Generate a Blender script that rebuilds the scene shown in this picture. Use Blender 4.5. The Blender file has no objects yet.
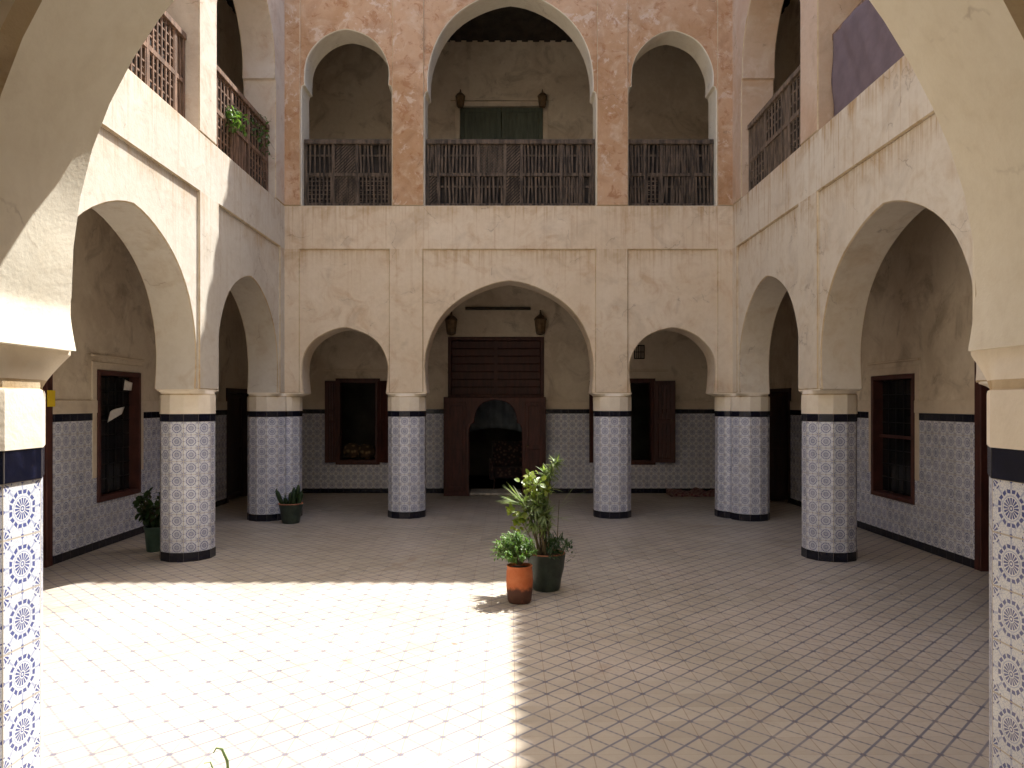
import bpy, bmesh, math, random
from mathutils import Vector, Matrix
from mathutils.geometry import tessellate_polygon
random.seed(7)
R = math.radians
PI = math.pi
S = bpy.context.scene
COL = S.collection
V = Vector

# ------------------------------------------------------------------ node helpers
def newmat(name):
    m = bpy.data.materials.new(name); m.use_nodes = True
    nt = m.node_tree; nt.nodes.clear()
    out = nt.nodes.new('ShaderNodeOutputMaterial')
    p = nt.nodes.new('ShaderNodeBsdfPrincipled')
    nt.links.new(p.outputs[0], out.inputs[0])
    return m, nt, p, out
class G:
    """tiny expression builder for shader maths"""
    def __init__(s, nt): s.nt = nt
    def put(s, sock, v):
        if isinstance(v, bpy.types.NodeSocket): s.nt.links.new(v, sock)
        else: sock.default_value = v
    def m(s, op, a, b=0.0, c=0.0):
        n = s.nt.nodes.new('ShaderNodeMath'); n.operation = op
        s.put(n.inputs[0], a); s.put(n.inputs[1], b); s.put(n.inputs[2], c)
        return n.outputs[0]
    def pos(s):
        n = s.nt.nodes.new('ShaderNodeNewGeometry'); x = s.nt.nodes.new('ShaderNodeSeparateXYZ')
        s.nt.links.new(n.outputs['Position'], x.inputs[0])
        return n.outputs['Position'], x.outputs[0], x.outputs[1], x.outputs[2]
    def obj(s):
        n = s.nt.nodes.new('ShaderNodeTexCoord'); return n.outputs['Object']
    def uv(s):
        n = s.nt.nodes.new('ShaderNodeTexCoord'); x = s.nt.nodes.new('ShaderNodeSeparateXYZ')
        s.nt.links.new(n.outputs['UV'], x.inputs[0]); return n.outputs['UV'], x.outputs[0], x.outputs[1]
    def scale(s, vec, sc):
        n = s.nt.nodes.new('ShaderNodeVectorMath'); n.operation = 'MULTIPLY'
        s.nt.links.new(vec, n.inputs[0]); n.inputs[1].default_value = sc; return n.outputs[0]
    def noise(s, vec, sc, det=4, rough=.55, dist=0.0):
        n = s.nt.nodes.new('ShaderNodeTexNoise'); s.nt.links.new(vec, n.inputs['Vector'])
        n.inputs['Scale'].default_value = sc; n.inputs['Detail'].default_value = det
        n.inputs['Roughness'].default_value = rough; n.inputs['Distortion'].default_value = dist
        return n.outputs['Fac']
    def ramp(s, f, a, b):
        n = s.nt.nodes.new('ShaderNodeMapRange'); n.interpolation_type = 'SMOOTHSTEP'
        s.put(n.inputs[0], f); n.inputs[1].default_value = a; n.inputs[2].default_value = b
        return n.outputs[0]
    def mix(s, f, a, b, mode='MIX'):
        n = s.nt.nodes.new('ShaderNodeMix'); n.data_type = 'RGBA'; n.blend_type = mode
        s.put(n.inputs[0], f)
        for i, v in ((6, a), (7, b)):
            if isinstance(v, bpy.types.NodeSocket): s.nt.links.new(v, n.inputs[i])
            else: n.inputs[i].default_value = (v[0], v[1], v[2], 1)
        return n.outputs[2]
    def bump(s, p, h, st, dist=.02):
        n = s.nt.nodes.new('ShaderNodeBump'); n.inputs['Strength'].default_value = st
        n.inputs['Distance'].default_value = dist
        s.nt.links.new(h, n.inputs['Height']); s.nt.links.new(n.outputs[0], p.inputs['Normal'])

# ------------------------------------------------------------------ materials
def plaster(name, base, tint, tint2, patch=.6, streak=.0, z0=3.0, z1=4.9, bump=.35, streak_col=(.30, .17, .085), grime=(.20, .13, .085), gr=.35, flake=0.0, crack=0.0):
    m, nt, p, _ = newmat(name); g = G(nt); P, X, Y, Z = g.pos()
    n1 = g.noise(P, .9, 5, .6, .6); n2 = g.noise(P, 3.1, 6, .65, .8); n3 = g.noise(P, 14, 5, .7)
    n4 = g.noise(P, 1.7, 5, .62, 1.2)
    c = g.mix(g.m('MULTIPLY', g.ramp(n1, .38, .66), patch), base, tint)
    c = g.mix(g.m('MULTIPLY', g.ramp(n2, .48, .72), patch * .8), c, tint2)
    c = g.mix(g.m('MULTIPLY', g.ramp(n4, .50, .72), gr), c, grime)
    if flake:
        f1 = g.noise(P, 3.6, 8, .7, .4); f2 = g.noise(P, 5.3, 8, .72, .8)
        c = g.mix(g.m('MULTIPLY', g.ramp(f1, .56, .62), flake), c, (.64, .50, .39))
        c = g.mix(g.m('MULTIPLY', g.ramp(f2, .54, .62), flake * .8), c, (.38, .185, .09))
        c = g.mix(g.m('MULTIPLY', g.ramp(g.noise(P, 9.0, 6, .75, 1.0), .60, .66), flake * .6), c, (.62, .46, .36))
    if streak:
        sv = g.scale(P, (9.5, 9.5, .40)); s1 = g.noise(sv, 1.0, 4, .6)
        sv2 = g.scale(P, (26, 26, .7)); s2 = g.noise(sv2, 1.0, 3, .6)
        reach = g.m('ADD', g.ramp(Z, z0, z1), g.m('MULTIPLY', g.m('SUBTRACT', n2, .5), .9))
        up = g.m('LESS_THAN', Z, z1 + .03)
        k = g.m('MULTIPLY', g.m('MULTIPLY', g.m('MAXIMUM', reach, 0), up), streak)
        st = g.m('MULTIPLY', g.m('MAXIMUM', g.ramp(s1, .54, .78), g.m('MULTIPLY', g.ramp(s2, .56, .72), .8)), k)
        c = g.mix(g.m('MINIMUM', st, .85), c, streak_col)
        # ochre water stains hanging from the ledges and the sill
        e1 = g.m('MULTIPLY', g.ramp(Z, 3.85, 4.19), g.m('LESS_THAN', Z, 4.20)); e2 = g.m('MULTIPLY', g.ramp(Z, 4.55, 4.88), g.m('LESS_THAN', Z, 4.90))
        e = g.m('MULTIPLY', g.m('MAXIMUM', e1, e2), g.m('ADD', g.m('MULTIPLY', g.ramp(s2, .40, .66), .65), g.m('MULTIPLY', g.ramp(n4, .45, .62), .5)))
        c = g.mix(g.m('MINIMUM', g.m('MULTIPLY', e, streak * .8), .75), c, (.45, .285, .125))
    if crack:
        wv = nt.nodes.new('ShaderNodeVectorMath'); wv.operation = 'ADD'; nt.links.new(P, wv.inputs[0])
        nc = nt.nodes.new('ShaderNodeTexNoise'); nc.inputs['Scale'].default_value = 2.6; nc.inputs['Detail'].default_value = 6; nt.links.new(P, nc.inputs['Vector'])
        sc_ = nt.nodes.new('ShaderNodeVectorMath'); sc_.operation = 'SCALE'; sc_.inputs['Scale'].default_value = .7; nt.links.new(nc.outputs['Color'], sc_.inputs[0]); nt.links.new(sc_.outputs[0], wv.inputs[1])
        vc = nt.nodes.new('ShaderNodeTexVoronoi'); vc.feature = 'DISTANCE_TO_EDGE'; vc.inputs['Scale'].default_value = .8; nt.links.new(wv.outputs[0], vc.inputs['Vector'])
        ck = g.m('MULTIPLY', g.m('SUBTRACT', 1.0, g.ramp(vc.outputs['Distance'], .001, .008)), g.ramp(n4, .50, .60))
        c = g.mix(g.m('MULTIPLY', ck, crack), c, (.16, .10, .06))
    c = g.mix(g.m('MULTIPLY', g.ramp(n3, .35, .75), .22), c, g.mix(1.0, c, (.72, .66, .58), 'MULTIPLY'))
    nt.links.new(c, p.inputs['Base Color']); p.inputs['Roughness'].default_value = .9
    p.inputs['Specular IOR Level'].default_value = .18
    h = g.m('ADD', g.m('MULTIPLY', n2, .8), g.m('MULTIPLY', n3, .35))
    h = g.m('ADD', h, g.m('MULTIPLY', g.noise(P, 60, 3), .08))
    g.bump(p, h, bump, .03)
    return m
def simple(name, col, rough=.7, var=.35, scale=6, stretch=(1, 1, 1), spec=.4, bump=.15, metal=0.0, coords='obj'):
    m, nt, p, _ = newmat(name); g = G(nt)
    P = g.obj() if coords == 'obj' else g.pos()[0]
    v = g.scale(P, stretch); n = g.noise(v, scale, 5, .6); n2 = g.noise(v, scale * 6, 3, .6)
    d = tuple(x * (1 - var) for x in col); l = tuple(min(1, x * (1 + var)) for x in col)
    c = g.mix(g.ramp(n, .3, .7), d, l)
    c = g.mix(g.m('MULTIPLY', g.ramp(n2, .4, .7), .35), c, d)
    nt.links.new(c, p.inputs['Base Color'])
    p.inputs['Roughness'].default_value = rough; p.inputs['Specular IOR Level'].default_value = spec
    p.inputs['Metallic'].default_value = metal
    if bump: g.bump(p, g.m('ADD', n, g.m('MULTIPLY', n2, .5)), bump, .01)
    return m
def tile_mat(name, blue, mid, ground):
    m, nt, p, _ = newmat(name); g = G(nt); UV, u, v = g.uv()
    a = g.m('SUBTRACT', g.m('FRACT', u), .5); b = g.m('SUBTRACT', g.m('FRACT', g.m('ADD', v, .4133)), .5)
    aa = g.m('ABSOLUTE', a); ab = g.m('ABSOLUTE', b)
    def ln(x, y): return g.m('SQRT', g.m('ADD', g.m('MULTIPLY', x, x), g.m('MULTIPLY', y, y)))
    def band(x, lo, hi): return g.m('MULTIPLY', g.m('GREATER_THAN', x, lo), g.m('LESS_THAN', x, hi))
    def cosn(t, n, thr): return g.m('GREATER_THAN', g.m('COSINE', g.m('MULTIPLY', t, n)), thr)
    r = ln(a, b); th = g.m('ARCTAN2', b, a)
    petals = g.m('MULTIPLY', band(r, .07, .195), cosn(th, 16, -.45))
    core = band(r, .025, .05)
    ring = band(r, .215, .235)
    tm = g.m('SUBTRACT', g.m('WRAP', th, PI / 8, -PI / 8), 0.0)
    ro = g.m('MULTIPLY', r, g.m('COSINE', tm))
    dash = g.m('MULTIPLY', band(ro, .27, .34), g.m('SUBTRACT', 1.0, cosn(g.m('ADD', th, PI / 8), 16, .62)))
    cx = g.m('SUBTRACT', .5, aa); cy = g.m('SUBTRACT', .5, ab)
    rc = ln(cx, cy); tc = g.m('ARCTAN2', cy, cx)
    cp = g.m('MULTIPLY', band(rc, .055, .165), cosn(tc, 12, -.25))
    cd = g.m('MULTIPLY', band(rc, .20, .228), cosn(tc, 8, -.1))
    d1 = ln(cx, b); d2 = ln(a, cy)
    dots = g.m('LESS_THAN', g.m('MINIMUM', d1, d2), .042)
    spoke = g.m('MULTIPLY', band(r, .345, .47), cosn(th, 8, .93))
    dark = g.m('MAXIMUM', g.m('MAXIMUM', g.m('MAXIMUM', petals, dash), g.m('MAXIMUM', cp, cd)), g.m('MAXIMUM', dots, core))
    vor = nt.nodes.new('ShaderNodeTexVoronoi'); vor.feature = 'DISTANCE_TO_EDGE'; vor.inputs['Scale'].default_value = 16
    nt.links.new(UV, vor.inputs['Vector'])
    lace = g.m('MULTIPLY', g.m('LESS_THAN', vor.outputs['Distance'], .06), .45)
    lace = g.m('MULTIPLY', lace, g.m('GREATER_THAN', r, .23))
    lace = g.m('MAXIMUM', lace, g.m('MULTIPLY', g.m('MAXIMUM', ring, spoke), .7))
    # per-tile tone
    w = nt.nodes.new('ShaderNodeTexWhiteNoise'); w.noise_dimensions = '2D'
    cmb = nt.nodes.new('ShaderNodeCombineXYZ'); nt.links.new(g.m('FLOOR', u), cmb.inputs[0]); nt.links.new(g.m('FLOOR', v), cmb.inputs[1])
    nt.links.new(cmb.outputs[0], w.inputs['Vector'])
    gr = g.mix(w.outputs['Value'], tuple(x * .88 for x in ground), ground)
    c = g.mix(lace, gr, mid)
    c = g.mix(g.m('MULTIPLY', dark, .92), c, blue)
    grout = g.m('GREATER_THAN', g.m('MAXIMUM', aa, ab), .486)
    c = g.mix(grout, c, (.50, .44, .36))
    dirt = g.noise(g.pos()[0], 2.3, 5, .65)
    c = g.mix(g.m('MULTIPLY', g.ramp(dirt, .5, .75), .22), c, (.36, .30, .23))
    nt.links.new(c, p.inputs['Base Color'])
    rough = g.m('ADD', g.m('MULTIPLY', grout, .5), g.m('ADD', .16, g.m('MULTIPLY', dirt, .25)))
    nt.links.new(rough, p.inputs['Roughness'])
    sc = nt.nodes.new('ShaderNodeSeparateColor'); nt.links.new(w.outputs['Color'], sc.inputs[0])
    tilt = g.m('ADD', g.m('MULTIPLY', a, g.m('SUBTRACT', sc.outputs[0], .5)), g.m('MULTIPLY', b, g.m('SUBTRACT', sc.outputs[1], .5)))
    hgt = g.m('ADD', g.m('ADD', g.m('MULTIPLY', g.m('SUBTRACT', 1.0, grout), .6), g.m('MULTIPLY', tilt, 2.2)), g.m('ADD', g.m('MULTIPLY', dark, -.12), g.m('MULTIPLY', w.outputs['Value'], .25)))
    g.bump(p, hgt, .5, .004)
    return m
def band_mat():
    m, nt, p, _ = newmat('navy_glazed_tile'); g = G(nt); UV, u, v = g.uv()
    a = g.m('ABSOLUTE', g.m('SUBTRACT', g.m('FRACT', u), .5))
    gro = g.m('GREATER_THAN', a, .485)
    n = g.noise(g.pos()[0], 26, 5, .7)
    c = g.mix(g.ramp(n, .48, .78), (.004, .0045, .013), (.015, .0165, .042))
    c = g.mix(gro, c, (.10, .09, .085))
    nt.links.new(c, p.inputs['Base Color']); p.inputs['Roughness'].default_value = .22
    g.bump(p, g.m('SUBTRACT', n, gro), .12, .004)
    return m
def floor_mat():
    m, nt, p, _ = newmat('patterned_floor_tile'); g = G(nt); P, X, Y, Z = g.pos()
    T = .1975
    wob = g.m('MULTIPLY', g.m('SUBTRACT', g.noise(P, 1.3, 3), .5), .02)
    a = g.m('DIVIDE', g.m('ADD', g.m('SUBTRACT', X, .04), wob), T); b = g.m('DIVIDE', g.m('ADD', g.m('SUBTRACT', Y, .036), wob), T)
    def dl(x): return g.m('ABSOLUTE', g.m('SUBTRACT', x, g.m('ROUND', x)))
    da = dl(a); db = dl(b)
    d1 = dl(g.m('SUBTRACT', a, b)); d2 = dl(g.m('ADD', a, b))
    ax = g.m('SUBTRACT', 1.0, g.ramp(g.m('MINIMUM', da, db), .006, .020))
    ay = g.m('SUBTRACT', 1.0, g.ramp(da, .006, .022))
    l1 = g.m('SUBTRACT', 1.0, g.ramp(d1, .026, .074))
    dash = g.m('ADD', .82, g.m('MULTIPLY', .18, g.m('SINE', g.m('MULTIPLY', g.m('SUBTRACT', a, b), 2 * PI * 4))))
    l2 = g.m('MULTIPLY', g.m('SUBTRACT', 1.0, g.ramp(d2, .026, .074)), dash)
    nd = g.m('SQRT', g.m('ADD', g.m('MULTIPLY', da, da), g.m('MULTIPLY', db, db)))
    node = g.m('SUBTRACT', 1.0, g.ramp(nd, .06, .115))
    w = nt.nodes.new('ShaderNodeTexWhiteNoise'); w.noise_dimensions = '2D'
    cm = nt.nodes.new('ShaderNodeCombineXYZ'); nt.links.new(g.m('FLOOR', a), cm.inputs[0]); nt.links.new(g.m('FLOOR', b), cm.inputs[1])
    nt.links.new(cm.outputs[0], w.inputs['Vector'])
    sc0 = nt.nodes.new('ShaderNodeSeparateColor'); nt.links.new(w.outputs['Color'], sc0.inputs[0])
    big = g.noise(P, .55, 4, .6, .4); mid = g.noise(P, 2.7, 6, .68, .8); fine = g.noise(P, 30, 4, .7)
    c = g.mix(w.outputs['Value'], (.345, .298, .232), (.40, .35, .276))
    c = g.mix(g.m('MULTIPLY', g.ramp(big, .42, .62), .6), c, (.46, .395, .325))
    c = g.mix(g.m('MULTIPLY', g.ramp(fine, .4, .75), .25), c, (.31, .24, .18))
    wear = g.m('SUBTRACT', 1.05, g.m('MULTIPLY', g.ramp(mid, .40, .72), .45))
    ink = g.m('MAXIMUM', g.m('MULTIPLY', l1, .78), g.m('MULTIPLY', l2, .72))
    ink = g.m('MAXIMUM', ink, g.m('MULTIPLY', node, .88))
    c = g.mix(g.m('MULTIPLY', ink, wear), c, (.080, .09, .14))
    c = g.mix(g.m('MULTIPLY', g.m('MAXIMUM', g.m('MULTIPLY', ax, .25), g.m('MULTIPLY', ay, .55)), wear), c, (.19, .125, .085))
    st = g.noise(P, 1.15, 7, .7, 1.0); c = g.mix(g.m('MULTIPLY', g.ramp(st, .56, .74), .6), c, (.23, .15, .095))
    sp = g.noise(P, 5.5, 3, .5, .3); c = g.mix(g.m('MULTIPLY', g.ramp(sp, .735, .765), .7), c, (.16, .08, .045))
    nt.links.new(c, p.inputs['Base Color'])
    nt.links.new(g.m('ADD', .22, g.m('ADD', g.m('MULTIPLY', mid, .35), g.m('MULTIPLY', sc0.outputs[2], .12))), p.inputs['Roughness'])
    p.inputs['Specular IOR Level'].default_value = .35
    sc = nt.nodes.new('ShaderNodeSeparateColor'); nt.links.new(w.outputs['Color'], sc.inputs[0])
    tilt = g.m('ADD', g.m('MULTIPLY', g.m('FRACT', a), g.m('SUBTRACT', sc.outputs[0], .5)), g.m('MULTIPLY', g.m('FRACT', b), g.m('SUBTRACT', sc.outputs[1], .5)))
    g.bump(p, g.m('ADD', g.m('ADD', g.m('MULTIPLY', tilt, 1.5), g.m('MULTIPLY', ax, -.7)), g.m('ADD', g.m('MULTIPLY', w.outputs['Value'], .5), g.m('MULTIPLY', mid, .5))), .2, .004)
    return m
def leaf_mat(name, c1, c2, yellow=None):
    m, nt, p, out = newmat(name); g = G(nt); P = g.pos()[0]
    n = g.noise(P, 14, 3); n2 = g.noise(P, 45, 2)
    c = g.mix(g.ramp(n, .35, .65), c1, c2)
    if yellow: c = g.mix(g.m('MULTIPLY', g.ramp(n2, .6, .7), .6), c, yellow)
    nt.links.new(c, p.inputs['Base Color']); p.inputs['Roughness'].default_value = .45
    tr = nt.nodes.new('ShaderNodeBsdfTranslucent')
    nt.links.new(g.mix(1.0, c, (1.3, 1.5, .5), 'MULTIPLY'), tr.inputs[0])
    mx = nt.nodes.new('ShaderNodeMixShader'); mx.inputs[0].default_value = .35
    nt.links.new(p.outputs[0], mx.inputs[1]); nt.links.new(tr.outputs[0], mx.inputs[2])
    nt.links.new(mx.outputs[0], out.inputs[0])
    return m

M = {}
M['wall_back'] = plaster('plaster_back', (.71, .595, .455), (.76, .66, .53), (.60, .44, .295), .9, .6, 2.9, 4.9, gr=.2, streak_col=(.46, .28, .15), crack=.35)
M['wall_back_upper'] = plaster('plaster_terracotta', (.57, .375, .24), (.48, .29, .16), (.64, .485, .355), 1.0, .3, 3.3, 4.9, gr=.4, bump=.6, flake=.85, crack=.5, grime=(.30, .155, .08))
M['wall_left'] = plaster('plaster_left', (.58, .535, .46), (.625, .585, .51), (.50, .42, .325), .75, .6, 2.2, 4.9, gr=.14, bump=.25, streak_col=(.40, .29, .19), crack=.3)
M['wall_right'] = plaster('plaster_right', (.68, .61, .505), (.73, .67, .565), (.59, .48, .345), .8, .95, 3.1, 4.9, gr=.18, bump=.25, streak_col=(.45, .285, .12), crack=.35)
M['wall_left_upper'] = plaster('plaster_left_upper', (.60, .51, .42), (.65, .57, .48), (.52, .37, .27), .9, 0, gr=.2, bump=.3, crack=.4)
M['wall_right_upper'] = plaster('plaster_right_upper', (.62, .475, .36), (.56, .39, .27), (.68, .565, .45), .9, 0, gr=.2, bump=.3, crack=.4)
M['wall_near'] = plaster('plaster_near', (.765, .71, .585), (.78, .73, .615), (.68, .61, .48), .7, 0, gr=.2, bump=.16, grime=(.42, .34, .23), crack=.25)
M['edge'] = plaster('plaster_edge', (.57, .45, .29), (.66, .56, .41), (.40, .27, .135), 1.0, 0, gr=.45)
M['edge_near'] = plaster('plaster_edge_near', (.52, .40, .235), (.66, .57, .42), (.36, .24, .12), 1.0, 0, gr=.5)
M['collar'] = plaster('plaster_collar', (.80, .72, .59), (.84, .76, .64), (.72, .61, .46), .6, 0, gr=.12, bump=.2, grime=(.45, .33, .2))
M['gallery'] = plaster('plaster_gallery', (.73, .645, .515), (.60, .505, .385), (.76, .68, .555), 1.0, 0, gr=.58, grime=(.32, .25, .175), bump=.4, crack=.3)
M['gallery_trim'] = plaster('plaster_dado_trim', (.70, .61, .485), (.64, .53, .40), (.72, .64, .52), .6, 0, gr=.25)
M['tile'] = tile_mat('blue_white_tile', (.045, .062, .25), (.29, .34, .53), (.775, .785, .80))
M['band'] = band_mat()
M['floor'] = floor_mat()
M['door'] = simple('red_brown_paint', (.062, .018, .013), .55, .35, 5, (4, 4, .6))
M['door_dark'] = simple('dark_brown_paint', (.035, .016, .012), .5, .35, 5, (4, 4, .6))
M['frame_side'] = simple('maroon_window_frame', (.08, .027, .021), .5, .3, 5)
M['green_door'] = simple('dull_green_paint', (.085, .10, .07), .6, .25, 5, (4, 4, .6))
M['wood'] = simple('weathered_grey_wood', (.088, .064, .046), .8, .7, 7, (3, 3, .5), bump=.4)
M['wood_red'] = simple('weathered_red_wood', (.20, .12, .078), .8, .5, 7, (3, 3, .5), bump=.4)
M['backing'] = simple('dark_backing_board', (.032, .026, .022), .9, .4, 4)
M['wood_light'] = simple('bleached_wood', (.17, .125, .09), .8, .5, 7, (3, 3, .5), bump=.3)
M['timber'] = simple('dark_ceiling_timber', (.05, .038, .028), .85, .4, 3)
M['dark_glass'] = simple('dark_window_glass', (.012, .012, .013), .12, .2, 3, bump=0)
M['iron'] = simple('dark_iron', (.010, .009, .009), .5, .3, 10)
M['brass'] = simple('tarnished_brass', (.13, .085, .045), .45, .35, 12, metal=.6)
M['lamp_glass'] = simple('amber_lamp_glass', (.20, .13, .07), .25, .3, 12)
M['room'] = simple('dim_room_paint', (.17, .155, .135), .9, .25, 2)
M['cloth'] = simple('mauve_cloth', (.165, .125, .14), .95, .12, 5, bump=.2)
M['drape'] = simple('grey_blue_drape', (.22, .25, .28), .95, .2, 5)
M['terracotta'] = None
M['green_pot'] = simple('green_glazed_pot', (.035, .05, .038), .4, .35, 9)
M['teal_pot'] = simple('green_plastic_pot', (.045, .085, .062), .45, .2, 9)
M['clay_rim'] = simple('clay_rim', (.32, .13, .065), .8, .3, 9)
M['soil'] = simple('potting_soil', (.06, .04, .028), .95, .4, 30, bump=.8)
M['stem'] = simple('plant_stem', (.13, .10, .055), .8, .3, 20)
M['leaf'] = leaf_mat('leaf_green', (.045, .095, .025), (.085, .15, .045))
M['leaf_y'] = leaf_mat('leaf_lime', (.15, .22, .03), (.25, .28, .05), (.33, .27, .06))
M['leaf_fern'] = leaf_mat('leaf_fern', (.075, .16, .035), (.15, .24, .065))
M['leaf_dark'] = leaf_mat('leaf_dark', (.02, .048, .016), (.042, .08, .026))
M['leaf_grey'] = leaf_mat('leaf_grey_green', (.16, .22, .09), (.29, .34, .17))
M['paper'] = simple('white_paper', (.78, .76, .72), .8, .06, 20, bump=0)
M['yellow'] = simple('yellow_card', (.70, .50, .02), .6, .1, 6, bump=0)
M['marble'] = simple('worn_stone', (.45, .41, .36), .5, .35, 12)
M['ground'] = simple('dry_earth', (.33, .24, .16), .95, .3, .3, coords='pos')
def terracotta_mat():
    m, nt, p, _ = newmat('terracotta_pot'); g = G(nt)
    P = g.obj(); x = nt.nodes.new('ShaderNodeSeparateXYZ'); nt.links.new(P, x.inputs[0])
    n = g.noise(P, 9, 5, .65); n2 = g.noise(P, 26, 4)
    c = g.mix(g.ramp(n, .35, .7), (.50, .125, .035), (.58, .18, .065))
    st = g.ramp(g.m('ADD', x.outputs[2], g.m('MULTIPLY', g.m('SUBTRACT', n, .5), .16)), .16, .11)
    c = g.mix(g.m('MULTIPLY', st, .88), c, (.035, .022, .018))
    c = g.mix(g.m('MULTIPLY', g.ramp(n2, .55, .75), .3), c, (.30, .10, .05))
    nt.links.new(c, p.inputs['Base Color']); p.inputs['Roughness'].default_value = .75; g.bump(p, n2, .2, .01); return m
M['terracotta'] = terracotta_mat()
def pattern_mat(name, c1, c2, c3, sc):
    m, nt, p, _ = newmat(name); g = G(nt)
    v = nt.nodes.new('ShaderNodeTexVoronoi'); v.inputs['Scale'].default_value = sc; nt.links.new(g.obj(), v.inputs['Vector'])
    c = g.mix(g.ramp(v.outputs['Distance'], .2, .4), c2, c1); c = g.mix(g.ramp(v.outputs['Distance'], .45, .5), c, c3)
    nt.links.new(c, p.inputs['Base Color']); p.inputs['Roughness'].default_value = .95; return m
M['patterned'] = pattern_mat('patterned_fabric', (.04, .014, .014), (.09, .06, .045), (.02, .01, .012), 14)
M['rug'] = pattern_mat('woven_red_rug', (.11, .02, .03), (.06, .014, .022), (.16, .10, .08), 20)
M['cushions'] = pattern_mat('ochre_fabric', (.16, .10, .05), (.28, .19, .09), (.07, .04, .02), 12)

# ------------------------------------------------------------------ mesh helpers
class MB:
    def __init__(s):
        s.bm = bmesh.new(); s.uvl = s.bm.loops.layers.uv.new('UVMap')
    def face(s, vs, uvs=None, mi=0):
        try: f = s.bm.faces.new(vs)
        except ValueError: return None
        f.material_index = mi; f.smooth = True
        if uvs:
            for l, q in zip(f.loops, uvs): l[s.uvl].uv = q
        return f
    def build(s, name, mats, parent=None, split=32, recalc=True):
        bm = s.bm
        if recalc: bmesh.ops.recalc_face_normals(bm, faces=bm.faces)
        es = [e for e in bm.edges if len(e.link_faces) == 2 and e.calc_face_angle(0) > R(split)]
        if es: bmesh.ops.split_edges(bm, edges=es)
        me = bpy.data.meshes.new(name); bm.to_mesh(me); bm.free()
        for mt in (mats if isinstance(mats, (list, tuple)) else [mats]): me.materials.append(mt)
        o = bpy.data.objects.new(name, me); COL.objects.link(o)
        if parent: o.parent = parent
        return o
    # ---- slab with openings: outer/holes are lists of (u,z); w0 back, w1 front
    def slab(s, F, outer, holes, w0, w1, bev=0.0, uvs=.15, back=True, side=0):
        def area(l): return sum(l[i][0] * l[(i + 1) % len(l)][1] - l[(i + 1) % len(l)][0] * l[i][1] for i in range(len(l))) / 2
        loops = []
        for i, l in enumerate([outer] + holes):
            if (area(l) > 0) != (i == 0): l = l[::-1]
            loops.append(l)
        rings_f = []; rings_b = []; flat = []
        for l in loops:
            n = len(l); off = []
            for i in range(n):
                p0 = V(l[i - 1]); p1 = V(l[i]); p2 = V(l[(i + 1) % n])
                d1 = (p1 - p0).normalized(); d2 = (p2 - p1).normalized()
                n1 = V((-d1.y, d1.x)); n2 = V((-d2.y, d2.x)); b = n1 + n2
                if b.length < .1: b = n1
                b.normalize(); k = 1 / max(.5, b.dot(n1)); off.append(p1 + b * bev * k)
            def ring(pts, w): return [s.bm.verts.new(F(q[0], w, q[1])) for q in pts]
            if bev:
                f = ring(off, w1); sf = ring(l, w1 - bev); sb = ring(l, w0 + bev); b = ring(off, w0)
                seq = [(f, sf, off, l, 1), (sf, sb, l, l, side), (sb, b, l, off, 1)]
            else:
                f = ring(l, w1); b = ring(l, w0); seq = [(f, b, l, l, 0)]; off = [V(q) for q in l]
            for ra, rb, pa, pb, mi in seq:
                for i in range(n):
                    j = (i + 1) % n
                    s.face([ra[i], ra[j], rb[j], rb[i]], [(q[0] / uvs, q[1] / uvs) for q in (pa[i], pa[j], pb[j], pb[i])], mi)
            rings_f += f; rings_b += b; flat.append([V((q[0], q[1], 0)) for q in off])
        allp = [q for l in flat for q in l]
        for t in tessellate_polygon(flat):
            uv = [(allp[i].x / uvs, allp[i].y / uvs) for i in t]
            s.face([rings_f[i] for i in t], uv)
            if back: s.face([rings_b[i] for i in t], uv)
        return s
    def box(s, F, u0, u1, w0, w1, z0, z1, uvs=.15, mi=0):
        pts = [(u0, w0, z0), (u1, w0, z0), (u1, w1, z0), (u0, w1, z0), (u0, w0, z1), (u1, w0, z1), (u1, w1, z1), (u0, w1, z1)]
        vs = [s.bm.verts.new(F(*q)) for q in pts]
        for f in ((0, 1, 2, 3), (4, 5, 6, 7), (0, 1, 5, 4), (1, 2, 6, 5), (2, 3, 7, 6), (3, 0, 4, 7)):
            s.face([vs[i] for i in f], [((pts[i][0] if f not in ((1, 2, 6, 5), (3, 0, 4, 7)) else pts[i][1]) / uvs, pts[i][2] / uvs) for i in f], mi)
        return s
    def bar(s, a, b, wd, th, up=V((0, 0, 1))):
        """rectangular bar from a to b, width wd across, thickness th"""
        a = V(a); b = V(b); d = (b - a).normalized(); x = d.cross(up)
        if x.length < 1e-3: x = d.cross(V((0, 1, 0)))
        x.normalize(); y = x.cross(d).normalized()
        vs = [s.bm.verts.new(p + x * sx * wd / 2 + y * sy * th / 2) for p in (a, b) for sx, sy in ((-1, -1), (1, -1), (1, 1), (-1, 1))]
        for f in ((0, 1, 2, 3), (4, 5, 6, 7), (0, 1, 5, 4), (1, 2, 6, 5), (2, 3, 7, 6), (3, 0, 4, 7)): s.face([vs[i] for i in f])
        return s
    def lathe(s, prof, n=24, c=(0, 0, 0), rot=0.0, cap=True, sx=1.0, mis=None):
        c = V(c); rings = []
        for r, z in prof:
            rings.append([s.bm.verts.new(c + V((r * sx * math.cos(rot + 2 * PI * i / n), r * math.sin(rot + 2 * PI * i / n), z))) for i in range(n)])
        for k in range(len(rings) - 1):
            for i in range(n):
                j = (i + 1) % n
                s.face([rings[k][i], rings[k][j], rings[k + 1][j], rings[k + 1][i]], mi=(mis[k] if mis else 0))
        if cap:
            s.face(rings[0]); s.face(rings[-1])
        return s
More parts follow.
